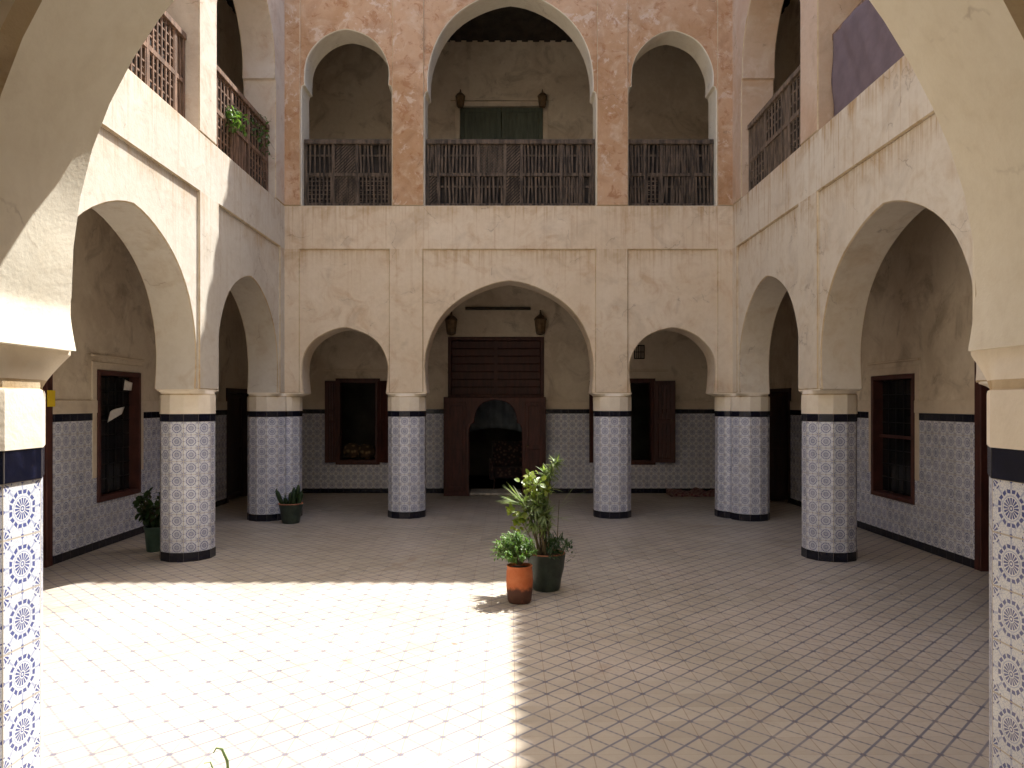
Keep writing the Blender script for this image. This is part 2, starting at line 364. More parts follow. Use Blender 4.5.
    def tube(s, pts, rad, n=6):
        rings = []; pts = [V(p) for p in pts]
        for i, p in enumerate(pts):
            d = (pts[min(i + 1, len(pts) - 1)] - pts[max(i - 1, 0)]).normalized()
            x = d.cross(V((0, 0, 1))); x = V((1, 0, 0)) if x.length < .01 else x.normalized(); y = x.cross(d)
            r = rad[i] if isinstance(rad, (list, tuple)) else rad
            rings.append([s.bm.verts.new(p + (x * math.cos(2 * PI * k / n) + y * math.sin(2 * PI * k / n)) * r) for k in range(n)])
        for k in range(len(rings) - 1):
            for i in range(n):
                j = (i + 1) % n; s.face([rings[k][i], rings[k][j], rings[k + 1][j], rings[k + 1][i]])
        s.face(rings[0]); s.face(rings[-1]); return s
    def leaf(s, base, d, up, L, W, droop=.3, seg=4, fold=.25, mi=0, blunt=1.0):
        """a curved leaf blade with a folded midrib"""
        d = d.normalized(); side = d.cross(up)
        if side.length < .05: side = d.cross(V((1, 0, .2)))
        side.normalize(); nrm = side.cross(d).normalized()
        p = V(base); prev = None; step = L / seg; dd = d.copy()
        for i in range(seg + 1):
            t = i / seg; w = W * .5 * (math.sin(PI * min(1, .08 + t * .92) ** (.75 * blunt)) ** .9 if t < 1 else 0)
            if t == 1:
                cur = [s.bm.verts.new(p)]
            else:
                cur = [s.bm.verts.new(p - side * w + nrm * w * fold), s.bm.verts.new(p), s.bm.verts.new(p + side * w + nrm * w * fold)]
            if prev:
                if len(cur) == 3:
                    s.face([prev[0], prev[1], cur[1], cur[0]], mi=mi); s.face([prev[1], prev[2], cur[2], cur[1]], mi=mi)
                else:
                    s.face([prev[0], prev[1], cur[0]], mi=mi); s.face([prev[1], prev[2], cur[0]], mi=mi)
            prev = cur
            dd = (dd + V((0, 0, -1)) * droop / seg).normalized(); nrm = side.cross(dd).normalized(); p = p + dd * step
        return s

def tag(o, label, cat, group=None, kind=None):
    if label: o['label'] = label
    if cat: o['category'] = cat
    if group: o['group'] = group
    o['kind'] = kind or 'thing'
    return o
def empty(name, loc, label, cat, group=None):
    o = bpy.data.objects.new(name, None); COL.objects.link(o); o.location = loc; o.empty_display_size = .2
    return tag(o, label, cat, group)
def struct(o):
    o['kind'] = 'structure'; return o
def frame(O, U, N):
    O = V(O); U = V(U); N = V(N)
    return lambda u, w, z: O + U * u + N * w + V((0, 0, z))
WF = frame((0, 0, 0), (1, 0, 0), (0, 1, 0))         # world frame: u = x, w = y

# ------------------------------------------------------------------ setting dimensions (metres, camera at 0,0,1.8 looking +Y)
ZF = 1.955; ZS = 4.88; ZT = 10.3
XW = 3.52; YB = 11.56; YN = 2.24                     # panel planes of the four court walls
TH = .46; PR = .03                                   # wall thickness behind the panel plane, pilaster projection
GX = 5.08; GYB = 14.80; GYN = -.78                   # outer gallery walls
S_ = None

def arch_pts(c, R_, zc, rise, zf, p, n=30, jit=.004, point=.03):
    """left foot -> crown -> right foot, horseshoe foot pulled in by p"""
    L = []
    rj = random.Random(hash((round(c, 2), round(zc, 2))) & 0xffff)
    ph = [rj.uniform(0, 6.28) for _ in range(4)]
    k = 6
    for i in range(k):
        t = i / k; L.append((c - R_ + p * (1 - math.sin(t * PI / 2)), zf + (zc - zf) * t))
    for i in range(n + 1):
        t = PI * i / n; u = -R_ * math.cos(t); z = rise * math.sin(t)
        z += point * R_ * max(0, 1 - abs(u) / (.45 * R_)) ** 1.4
        j = jit * (math.sin(3 * t + ph[0]) + .7 * math.sin(7 * t + ph[1]))
        L.append((c + u * (1 + j / R_), zc + z + j))
    for i in range(k - 1, -1, -1):
        t = i / k; L.append((c + R_ - p * (1 - math.sin(t * PI / 2)), zf + (zc - zf) * t))
    return L

def arcade_wall(label, O, U, N, u0, u1, bays, m_low, m_up, uppers, zt=ZT, jamb=None, panels=True, bev=.012):
    F = frame(O, U, N)
    root = empty('arcade_wall', (0, 0, 0), label, 'wall')
    # lower storey with open arches
    out = [(u0, ZF)]
    for (c, r, zc, rise) in bays: out += arch_pts(c, r, zc, rise, ZF, .03 if abs(r - 1.35) > .001 else .02, jit=.004 if bev < .02 else .009)
    out += [(u1, ZF), (u1, ZS), (u0, ZS)]
    b = MB(); b.slab(F, out, [], -TH, 0, bev); b.build('arcade', [M[m_low], M['edge_near' if bev > .02 else 'edge']], root)
    # upper storey with arched openings that start on the sill
    out = [(u0, ZS)]
    for (c, r, zc, rise) in uppers:
        jw = r + .05
        out += [(c - jw, ZS), (c - jw, zc - .24), (c - jw + .015, zc - .17)] + arch_pts(c, r, zc, rise, zc - .15, .004) + [(c + jw - .015, zc - .17), (c + jw, zc - .24), (c + jw, ZS)]
    out += [(u1, ZS), (u1, zt), (u0, zt)]
    out = [out[0]] + [q for i, q in enumerate(out[1:], 1) if V(q) != V(out[i - 1])]
    b = MB(); b.slab(F, out, [], -TH, .0 if panels else PR, .012, side=2 if jamb else 0); b.build('upper_arcade', [M[m_up], M[jamb or 'edge'], M[jamb or m_up]], root)
    # proud plaster: pilasters between the panels and the band under the sill
    d = .025
    out = [(u0 + .005, ZF)]
    for (c, r, zc, rise) in bays: out += [(c - r - d, ZF), (c - r - d, 4.19), (c + r + d, 4.19), (c + r + d, ZF)]
    out += [(u1 - .005, ZF), (u1 - .005, ZS - .001), (u0 + .005, ZS - .001)]
    b = MB(); b.slab(F, out, [], -.012, PR, .014); b.build('pilaster_moulding', [M[m_low], M['edge']], root)
    if not panels: return root
    out = [(u0 + .005, ZS + .001)]
    for (c, r, zc, rise) in uppers: out += [(c - r - .062, ZS + .001), (c - r - .062, 9.3), (c + r + .062, 9.3), (c + r + .062, ZS + .001)]
    out += [(u1 - .005, ZS + .001), (u1 - .005, zt), (u0 + .005, zt)]
    b = MB(); b.slab(F, out, [], -.012, PR, .008); b.build('upper_pilaster_moulding', [M[m_up], M['edge']], root)
    return root

BAYB = [(-2.56, .67, 2.32, .64), (.01, 1.315, 2.36, 1.31), (2.56, .67, 2.32, .64)]
BAYN = [(-2.56, .62, 2.32, .64), (.04, 1.35, 2.12, 1.42), (2.62, .62, 2.32, .64)]
UPB = [(-2.53, .655, 6.92, .70), (.03, 1.29, 6.82, 1.38), (2.56, .635, 6.90, .69)]
BAYS = [(3.93, 1.17, 2.32, 1.17), (6.95, 1.39, 2.34, 1.28), (10.12, 1.17, 2.32, 1.17)]
UPS = [(3.98, 1.07, 6.8, 1.07), (6.98, 1.33, 6.78, 1.28), (9.98, 1.07, 6.8, 1.07)]
arcade_wall('terracotta and cream back wall of three arches over a shaded gallery', (0, YB, 0), (1, 0, 0), (0, -1, 0), -3.99, 3.99, BAYB, 'wall_back', 'wall_back_upper', UPB, jamb='wall_near')
arcade_wall('sunlit cream left courtyard wall with arches and lattice openings above', (-XW, 0, 0), (0, 1, 0), (1, 0, 0), YN - .02, YB + .01, BAYS, 'wall_left', 'wall_left_upper', UPS, ZT - .01, panels=False)
arcade_wall('shaded streaked right courtyard wall with arches and a mauve sheet above', (XW, 0, 0), (0, 1, 0), (-1, 0, 0), YN - .02, YB + .01, BAYS, 'wall_right', 'wall_right_upper', UPS, ZT - .01, panels=False)
arcade_wall('near wall whose wide cream arch frames the view in the foreground', (0, YN, 0), (1, 0, 0), (0, 1, 0), -3.99, 3.99, BAYN, 'wall_near', 'wall_near', UPB, bev=.032)

# tiled eaves along the parapet
def eave(label, O, U, N, u0, u1):
    F = frame(O, U, N); root = empty('tiled_eave', F(0, 0, ZT), label, 'eave'); off = F(0, 0, ZT)
    Fe = lambda u, w, z: F(u, w, z + ZT) - off
    b = MB(); b.box(Fe, u0, u1, -TH - .02, PR + .03, -.06, .015); b.build('eave_board', M['timber'], root)
    b = MB(); u = u0 + .09
    n = (F(0, 1, 0) - F(0, 0, 0))
    while u < u1 - .05:
        b.tube([Fe(u, -.42, .17), Fe(u, -.1, .09), Fe(u, PR + .045, .04)], .075, 8); u += .185
    b.build('roof_tiles', M['clay_rim'], root)
eave('clay tiled eave on top of the back courtyard wall', (0, YB, 0), (1, 0, 0), (0, -1, 0), -3.4, 3.4)
eave('clay tiled eave on top of the right courtyard wall', (XW, 0, 0), (0, 1, 0), (-1, 0, 0), YN, YB)
# ------------------------------------------------------------------ columns
RC = .30
def gon(c, r, n=12):
    return [(c[0] + r * math.cos(R(15) + 2 * PI * i / n), c[1] + r * math.sin(R(15) + 2 * PI * i / n)) for i in range(n)]
def add_prism(mb, lobes, r, z0, z1, n=12, uvs=.15, rings=1, bev=.0):
    for (x, y) in lobes:
        g0 = gon((x, y), r)
        lv = []
        zs = [z0 + (z1 - z0) * k / rings for k in range(rings + 1)]
        for z in zs: lv.append([mb.bm.verts.new((p[0], p[1], z)) for p in g0])
        for k in range(rings):
            for i in range(n):
                j = (i + 1) % n
                mb.face([lv[k][i], lv[k][j], lv[k + 1][j], lv[k + 1][i]], [(i, zs[k] / uvs), (i + 1, zs[k] / uvs), (i + 1, zs[k + 1] / uvs), (i, zs[k + 1] / uvs)])
        mb.face(lv[0]); mb.face(lv[-1])
def column(label, lobes, rects, m_cap, zc0=1.895, name='tiled_column', group='tiled columns around the courtyard'):
    x0, y0 = lobes[0]
    root = empty(name, (x0, y0, 0), label, 'column', group)
    L = [(x - x0, y - y0) for x, y in lobes]
    b = MB(); add_prism(b, L, RC, .08, 1.60); b.build('tiled_shaft', M['tile'], root, 20)
    b = MB(); add_prism(b, L, RC + .006, 0, .105); b.build('base_band', M['band'], root, 20)
    b = MB(); add_prism(b, L, RC + .004, 1.588, 1.675); b.build('top_band', M['band'], root, 20)
    b = MB()
    for (x, y), rc in zip(L, rects):
        rx0, ry0, rx1, ry1 = rc[0] - x0, rc[1] - y0, rc[2] - x0, rc[3] - y0
        n = 48; g0 = gon((x, y), RC + .002, 12)
        inner = []; outer = []
        for i in range(n):
            k, t = divmod(i, 4); a = V(g0[k]); c = V(g0[(k + 1) % 12]); q = a.lerp(c, t / 4); inner.append(q)
            dx, dy = q.x - x, q.y - y
            ts = []
            if dx > 1e-6: ts.append((rx1 - x) / dx)
            if dx < -1e-6: ts.append((rx0 - x) / dx)
            if dy > 1e-6: ts.append((ry1 - y) / dy)
            if dy < -1e-6: ts.append((ry0 - y) / dy)
            tt = min(ts); outer.append(V((x + dx * tt, y + dy * tt)))
        rings = []
        ov = .004 if zc0 < 1.86 else .003
        lev = [(1.675, 0, ov), (zc0 - .014, 0, ov), (zc0 - .004, 0, ov * .5), (zc0, .0, -ov)] + [(zc0 + (ZF - .012 - zc0) * t, .98 * t ** 1.25, -ov * (1 - t)) for t in (.25, .5, .75, 1)] + [(ZF + .004, 1.0, -.001)]
        for z, f, e in lev:
            ring = []
            for i in range(n):
                q = inner[i].lerp(outer[i], f); dv = (inner[i] - V((x, y))).normalized()
                ring.append(b.bm.verts.new((q.x + dv.x * e, q.y + dv.y * e, z)))
            rings.append(ring)
        for k in range(len(rings) - 1):
            for i in range(n):
                j = (i + 1) % n; b.face([rings[k][i], rings[k][j], rings[k + 1][j], rings[k + 1][i]], mi=1 if k in (2, 3) else 0)
        b.face(rings[0]); b.face(rings[-1])
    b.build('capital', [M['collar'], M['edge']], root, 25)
    return root
YCB = YB + .23; YCN = YN - .23; XC = XW + .23
def rb(x): return (x - .312, YB - PR + .003, x + .312, YB + TH - .003)
def rn(x): return (x - .29, YN - TH + .003, x + .29, YN + .003)
def rs(sx, y):
    a = sx * (XW - PR + .003); c = sx * (XW + TH - .003); return (min(a, c), y - .312, max(a, c), y + .312)
column('far tiled column left of the red door, standing right of the dark potted plant', [(-1.615, YCB)], [rb(-1.6)], 'wall_back')
column('far tiled column right of the potted plants, beside a red shutter edge', [(1.65, YCB)], [rb(1.62)], 'wall_back')
column('foreground sunlit tiled column cut by the left edge of the picture', [(-1.61, YCN)], [rn(-1.61)], 'wall_near', 1.84)
column('foreground shaded tiled column cut by the right edge of the picture', [(1.655, YCN)], [rn(1.675)], 'wall_near', 1.84)
for sx, lab, mw in ((-1, 'middle tiled column of the left arcade, with a teal pot behind it', 'wall_left'), (1, 'middle tiled column of the right arcade, before the barred window', 'wall_right')):
    column(lab, [(sx * XC, 8.655)], [rs(sx, 8.655)], mw)
    column('tiled column of the near half of the %s arcade, behind the foreground column' % ('left' if sx < 0 else 'right'), [(sx * XC, 5.215)], [rs(sx, 5.215)], mw)
    a, c = sorted((sx * 3.205, sx * 3.985)); a2, c2 = sorted((sx * (XW - PR + .004), sx * (XW + TH - .006)))
    column('double tiled corner pier between back and %s arcades%s' % (('left', ', with a cactus pot at its foot') if sx < 0 else ('right', ', near the rolled red rug')),
           [(sx * 3.60, YCB + .002), (sx * XC, YCB - .26)], [(a, YB - PR + .003, c, YB + TH - .004), (a2, 11.245, c2, 11.9)], 'wall_back', 1.895, 'tiled_pier', 'tiled corner piers')
    column('double tiled corner pier between near and %s arcades, out of sight beside the viewer' % ('left' if sx < 0 else 'right'),
           [(sx * 3.515, YCN - .002), (sx * XC, YCN + .26)], [(a, YN - TH + .004, c, YN + PR - .003), (a2, 2.05, c2, 2.815)], 'wall_near', 1.895, 'tiled_pier', 'tiled corner piers')

# ------------------------------------------------------------------ floors, ceilings, ground
b = MB(); b.box(WF, -GX - .29, GX + .29, GYN - .2, GYB + 3.9, -.12, 0); struct(b.build('floor', M['floor']))
b = MB(); b.box(WF, -300, 300, -300, 300, -1.2, -.9); struct(b.build('ground', M['ground']))
def ring_boxes(mb, z0, z1, e=.0):
    xi = XW + TH - .02; yb = YB + TH - .02; yn = YN - TH + .02
    mb.box(WF, -GX, GX, yb, GYB, z0, z1); mb.box(WF, -GX, GX, GYN, yn, z0, z1)
    mb.box(WF, -GX, -xi, yn, yb, z0, z1); mb.box(WF, xi, GX, yn, yb, z0, z1)
b = MB(); ring_boxes(b, 4.42, 4.83); struct(b.build('upper_floor', M['gallery']))
b = MB(); ring_boxes(b, 9.28, 9.5); struct(b.build('roof', M['timber']))
b = MB(); ring_boxes(b, 9.05, 9.20)
for i in range(46):
    x = -5.0 + i * .222; b.bar((x, YB + TH, 9.08), (x, GYB, 9.08), .12, .12)
for i in range(60):
    y = -.6 + i * .255
    for sx in (-1, 1): b.bar((sx * (XW + TH), y, 9.08), (sx * GX, y, 9.08), .12, .12)
struct(b.build('ceiling', M['timber']))

# ------------------------------------------------------------------ gallery walls
def gallery_wall(label, O, U, N, u0, u1, doors, windows, extra_holes=(), dado=True):
    F = frame(O, U, N)
    root = empty('gallery_wall', (0, 0, 0), label, 'wall')
    out = [(u0, 0)]
    for (a, c, zt) in sorted(doors): out += [(a, 0), (a, zt), (c, zt), (c, 0)]
    out += [(u1, 0), (u1, 9.45), (u0, 9.45)]
    holes = [[(a, z0), (c, z0), (c, z1), (a, z1)] for (a, c, z0, z1) in list(windows) + list(extra_holes)]
    b = MB(); b.slab(F, out, holes, -.28, 0, .008); b.build('plaster', [M['gallery'], M['gallery']], root)
    br = sorted({u0, u1} | {q for d in doors for q in d[:2]} | {q for w in windows for q in w[:2]})
    runs = [[MB() for _ in range(4)]]; dt, bd, sk, tr = runs[-1]; used = False
    for a, c in zip(br, br[1:]):
        m = (a + c) / 2
        if any(d[0] < m < d[1] for d in doors):
            runs.append([MB() for _ in range(4)]); dt, bd, sk, tr = runs[-1]; continue
        win = [w for w in windows if w[0] < m < w[1]]
        sk.box(F, a, c, -.01, .02, 0, .095)
        if win: dt.box(F, a, c, -.01, .012, .095, win[0][2]); continue
        dt.box(F, a, c, -.01, .012, .095, 1.588)
        bd.box(F, a, c, -.01, .015, 1.588, 1.675)
        tr.slab(F, [(a, 1.675), (c, 1.675), (c, 1.835), (a, 1.835)], [], -.01, .022, .008)
    for dt, bd, sk, tr in runs:
        for mb, nm, mm in ((dt, 'tile_dado', M['tile']), (bd, 'dado_band', M['band']), (sk, 'skirting', M['band']), (tr, 'dado_ledge', [M['gallery_trim'], M['gallery_trim']])):
            if len(mb.bm.verts): mb.build(nm, mm, root)
    return root, F
def bars(F, mb, a, c, z0, z1, w, nx, nz, t=.014):
    for i in range(1, nx): u = a + (c - a) * i / nx; mb.box(F, u - t / 2, u + t / 2, w, w + t, z0, z1)
    for i in range(1, nz): z = z0 + (z1 - z0) * i / nz; mb.box(F, a, c, w - t * .9, w + t * .1, z - t / 2, z + t / 2)
def frame_mb(F, a, c, z0, z1, wd, w0, w1, sill=True):
    b = MB()
    o = [(a, z0), (c, z0), (c, z1), (a, z1)]; i = [(a + wd, z0 + (wd if sill else 0)), (c - wd, z0 + (wd if sill else 0)), (c - wd, z1 - wd), (a + wd, z1 - wd)]
    if sill: b.slab(F, o, [i], w0, w1, .006)
    else: b.slab(F, [(a, z0), (a + wd, z0), (a + wd, z1 - wd), (c - wd, z1 - wd), (c - wd, z0), (c, z0), (c, z1), (a, z1)], [], w0, w1, .006)
    return b
def side_window(root, F, a, c, z0, z1, label):
    fr = frame_mb(F, a - .01, c + .01, z0 - .01, z1 + .01, .06, -.12, .035).build('window', [M['frame_side'], M['frame_side']], root); fr['label'] = label
    b = MB(); b.box(F, a + .06, c - .06, -.112, -.10, z0 + .06, z1 - .06); b.build('pane', M['dark_glass'], fr)
    b = MB(); bars(F, b, a + .06, c - .06, z0 + .06, z1 - .06, -.09, 5, 8, .010); b.build('grille', M['iron'], fr)
    if 'plain' in label:
      b = MB(); b.box(F, a + .06, c - .06, -.09, -.05, (z0 + z1) / 2 - .02, (z0 + z1) / 2 + .02); b.build('transom', M['frame_side'], fr)
    b = MB(); b.slab(F, [(a - .12, z1 + .17), (c + .12, z1 + .17), (c + .12, z1 + .20), (a - .12, z1 + .20)], [], -.01, .03, .005); b.build('ledge', [M['gallery_trim'], M['edge']], root)
    b = MB(); b.slab(F, [(a - .11, z0 + .3), (a - .012, z0 + .3), (a - .012, z1 + .012), (c + .012, z1 + .012), (c + .012, z0 + .3), (c + .11, z0 + .3), (c + .11, z1 + .11), (a - .11, z1 + .11)], [], -.01, .018, .006)
    b.build('plaster_surround', [M['gallery_trim'], M['gallery_trim']], root)
def plank_leaf(name, parent, F, a, c, z0, z1, w, mat, th=.04, n=3, rails=True):
    """door leaf: stiles, rails and set-in boards"""
    b = MB(); wd = min(.09, (c - a) * .22)
    hol = []
    k = 2 if z1 - z0 > 1.2 else 1
    hh = (z1 - z0 - wd * (k + 1)) / k
    for i in range(k):
        q = z0 + wd + i * (hh + wd); hol.append([(a + wd, q), (c - wd, q), (c - wd, q + hh), (a + wd, q + hh)])
    b.slab(F, [(a, z0), (c, z0), (c, z1), (a, z1)], hol, w, w + th, .006)
    for i in range(n):
        ua = a + wd + (c - a - 2 * wd) * i / n; ub = a + wd + (c - a - 2 * wd) * (i + 1) / n
        b.box(F, ua + .002, ub - .002, w + th * .25, w + th * .65, z0 + .03, z1 - .03)
    return b.build(name, [mat, mat], parent)

# back gallery wall
wl, wr_ = (-3.38, -2.64), (1.93, 2.93)
root, F = gallery_wall('dim back gallery wall with a red double door and tiled dado', (0, GYB, 0), (1, 0, 0), (0, -1, 0), -GX, GX,
                       [(-1.15, .65, 3.06)], [(-3.40, -2.62, .62, 2.24), (1.95, 2.88, .62, 2.24)], [(-1.0, .72, 4.86, 7.74)])
# left shuttered window and right shuttered window
def hinged(F0, u, w, ang, sgn):
    """frame of a leaf hinged at u and swung out by ang"""
    p = F0(u, w, 0); x = (F0(1, 0, 0) - F0(0, 0, 0)) * sgn; n = F0(0, 1, 0) - F0(0, 0, 0)
    U = x * math.cos(ang) + n * math.sin(ang); N = n * math.cos(ang) - x * math.sin(ang)
    return frame(p, U, N)
def shutter_window(a, c, z0, z1, label, aL, aR, wL, wR):
    fr = frame_mb(F, a - .05, c + .05, z0 - .05, z1 + .05, .09, -.16, .045).build('window', [M['door'], M['door']], root); fr['label'] = label
    FL = hinged(F, a - .02, .05, aL, -1); plank_leaf('shutter', fr, FL, 0, wL, z0, z1, 0, M['door'], .035)
    FR = hinged(F, c + .02, .05, aR, 1); plank_leaf('shutter', fr, FR, 0, wR, z0, z1, 0, M['door'], .035)
    b = MB(); b.lathe([(.012, 0), (.012, .05), (.005, .055)], 8, FR(wR - .06, .05, (z0 + z1) / 2)); b.build('handle', M['brass'], fr)
    b = MB(); b.slab(F, [(a - .3, z1 + .19), (c + .3, z1 + .19), (c + .3, z1 + .225), (a - .3, z1 + .225)], [], -.01, .035, .006); b.build('ledge', [M['gallery_trim'], M['edge']], root)
shutter_window(-3.40, -2.62, .62, 2.24, 'red window with both shutters open and pale bundles inside', R(25), R(28), .24, .38)
shutter_window(1.95, 2.88, .62, 2.24, 'red window with dark opening and right shutter half open', R(20), R(20), .36, .42)
# small wall vent beside right window arch
b = MB(); bars(F, b, 2.53, 2.70, 2.70, 2.94, .005, 5, 2, .014); b.slab(F, [(2.51, 2.68), (2.72, 2.68), (2.72, 2.96), (2.51, 2.96)], [[(2.53, 2.70), (2.70, 2.70), (2.70, 2.94), (2.53, 2.94)]], -.01, .02, .003)
b.build('wall_vent', [M['iron'], M['iron']], root)
b = MB(); b.slab(F, [(-.86, 3.66), (.44, 3.66), (.44, 3.71), (-.86, 3.71)], [], -.01, .07, .008); b.build('ledge', [M['timber'], M['timber']], root)
# central door: upper fixed leaves
db = frame_mb(F, -1.21, .71, 1.90, 3.12, .07, -.2, .03).build('door', [M['door'], M['door']], root); db['label'] = 'red double door above an arched wooden porch'
for a, c in ((-1.14, -.262), (-.248, .64)):
    lf = MB()
    for k in range(7):
        z = 1.97 + k * .154; lf.slab(F, [(a, z), (c, z), (c, z + .146), (a, z + .146)], [], -.06, -.012 + .004 * (k % 2), .008)
    lf.box(F, a + .002, c - .002, -.12, -.065, 1.96, 3.06)
    lf.build('upper_leaf', [M['door'], M['door']], db)
b = MB(); b.bar(F(-.255, .0, 1.93), F(-.255, .0, 3.08), .07, .04, F(0, 1, 0) - F(0, 0, 0)); b.build('stile', M['door'], db)
# arched lower screen standing 0.45 m forward
c0 = -.25; hw = .51
op = [(c0 - hw, 0), (c0 - hw, 1.30), (c0 - hw + .03, 1.38), (c0 - hw + .10, 1.42), (c0 - hw + .10, 1.50)]
for i in range(1, 12):
    t = PI * i / 12; op.append((c0 - (hw - .12) * math.cos(t), 1.50 + .36 * math.sin(t) ** .8))
op += [(c0 + hw - .10, 1.50), (c0 + hw - .10, 1.42), (c0 + hw - .03, 1.38), (c0 + hw, 1.30), (c0 + hw, 0)]
b = MB(); b.slab(F, [(-1.255, 0)] + op + [(.72, 0), (.72, 1.915), (-1.255, 1.915)], [], .43, .50, .012)
b.box(F, -1.25, -1.19, .0, .43, 0, 1.91); b.box(F, .655, .715, .0, .43, 0, 1.91); b.box(F, -1.19, .655, .0, .43, 1.86, 1.905)
b.build('porch_screen', [M['door'], M['door']], db)
for a, c in ((-1.20, -.82), (.32, .67)):
    b = MB(); b.slab(F, [(a, .10), (c, .10), (c, 1.82), (a, 1.82)], [[(a + .07, .18), (c - .07, .18), (c - .07, .9), (a + .07, .9)], [(a + .07, .99), (c - .07, .99), (c - .07, 1.74), (a + .07, 1.74)]], .495, .525, .008)
    b.build('side_panel', [M['door'], M['door']], db)
b = MB(); b.lathe([(.022, 0), (.028, .02), (.01, .045)], 10, F(.36, .53, .95)); b.build('knob', M['brass'], db)
b = MB(); b.slab(F, [(c0 - hw + .01, 0.004), (c0 + hw - .01, .004), (c0 + hw - .01, .05), (c0 - hw + .01, .05)], [], -.3, .42, .012); b.build('threshold', [M['marble'], M['marble']], db)
# upper green door
gd = frame_mb(F, -1.07, .79, 4.83, 7.83, .10, -.16, .03, False).build('upper_door', [M['gallery_trim'], M['gallery_trim']], root); gd['label'] = 'dull green double door on the upper gallery'
for a, c in ((-.97, -.145), (-.135, .69)): plank_leaf('leaf', gd, F, a, c, 4.86, 7.73, -.10, M['green_door'], .05)
b = MB(); b.box(F, -1.15, .87, -.01, .04, 7.84, 7.88); b.build('ledge', M['gallery_trim'], gd)
back_root, FB = root, F

# side gallery walls
for sx in (-1, 1):
    word = 'left' if sx < 0 else 'right'
    yd = 8.16 if sx < 0 else 7.98
    root, F = gallery_wall('%s gallery wall with %s barred window and blue tiled dado' % (word, 'a paper-patched' if sx < 0 else 'a plain'), (sx * GX, 0, 0), (0, 1, 0), (-sx, 0, 0), GYN, GYB,
                           [(5.95, yd, 3.06), (13.35, 14.35, 2.02)], [(9.12, 10.16, .58, 2.2) if sx < 0 else (9.24, 10.30, .54, 2.16)])
    side_window(root, F, *((9.12, 10.16, .58, 2.2) if sx < 0 else (9.24, 10.30, .54, 2.16)), 'maroon framed plain barred window' if sx > 0 else 'maroon framed barred window with stuck papers')
    d = frame_mb(F, 5.90, yd + .03, 0, 3.12, .11, -.18, .04, False).build('door', [M['door'], M['door']], root)
    for a, c in ((6.01, (6.01 + yd - .08) / 2), ((6.01 + yd - .08) / 2 + .008, yd - .08)): plank_leaf('leaf', d, F, a, c, .02, 3.0, -.12, M['door'], .05)
    d = frame_mb(F, 13.30, 14.40, 0, 2.07, .08, -.18, .03, False).build('door', [M['door_dark'], M['door_dark']], root)
    plank_leaf('leaf', d, F, 13.39, 14.31, .02, 1.98, -.12, M['door_dark'], .05)
    if sx > 0:
        FL = hinged(F, 13.38, .02, R(75), -1); plank_leaf('shutter', d, FL, 0, .5, .05, 2.0, 0, M['door_dark'], .035)
    else:
        LF = F
b = MB()  # unseen slabs added behind the gallery walls to stop light leaking through door holes
for sx in (-1, 1):
    x0, x1 = sorted((sx * (GX + .30), sx * (GX + .5))); b.box(WF, x0, x1, GYN - .5, GYB + .5, -.05, 9.4)
b.box(WF, -GX - .28, -4.8, GYB + .30, GYB + .5, -.04, 9.3); b.box(WF, 4.8, GX + .28, GYB + .30, GYB + .5, -.04, 9.3)
struct(b.build('light_closing_wall', M['room']))
gallery_wall('gallery wall behind the viewer', (0, GYN, 0), (1, 0, 0), (0, 1, 0), -GX, GX, [], [])

# dim rooms behind the openings (inward faces seen through door and windows)
def room(x0, x1, y0, y1, z0, z1):
    b = MB(); b.slab(lambda u, w, z: V((u, z, w)), [(x0 - .1, y0), (x1 + .1, y0), (x1 + .1, y1 + .1), (x0 - .1, y1 + .1)], [], z0 - .08, z0, 0)
    b.slab(lambda u, w, z: V((u, z, w)), [(x0 - .1, y0), (x1 + .1, y0), (x1 + .1, y1 + .1), (x0 - .1, y1 + .1)], [], z1, z1 + .08, 0)
    b.box(WF, x0 - .1, x0, y0, y1, z0 + .001, z1 - .001); b.box(WF, x1, x1 + .1, y0, y1, z0 + .001, z1 - .001); b.box(WF, x0, x1, y1, y1 + .1, z0 + .001, z1 - .001)
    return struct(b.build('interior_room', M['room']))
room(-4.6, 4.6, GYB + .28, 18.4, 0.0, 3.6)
room(-1.6, 1.3, GYB + .28, 16.2, 4.9, 7.8)

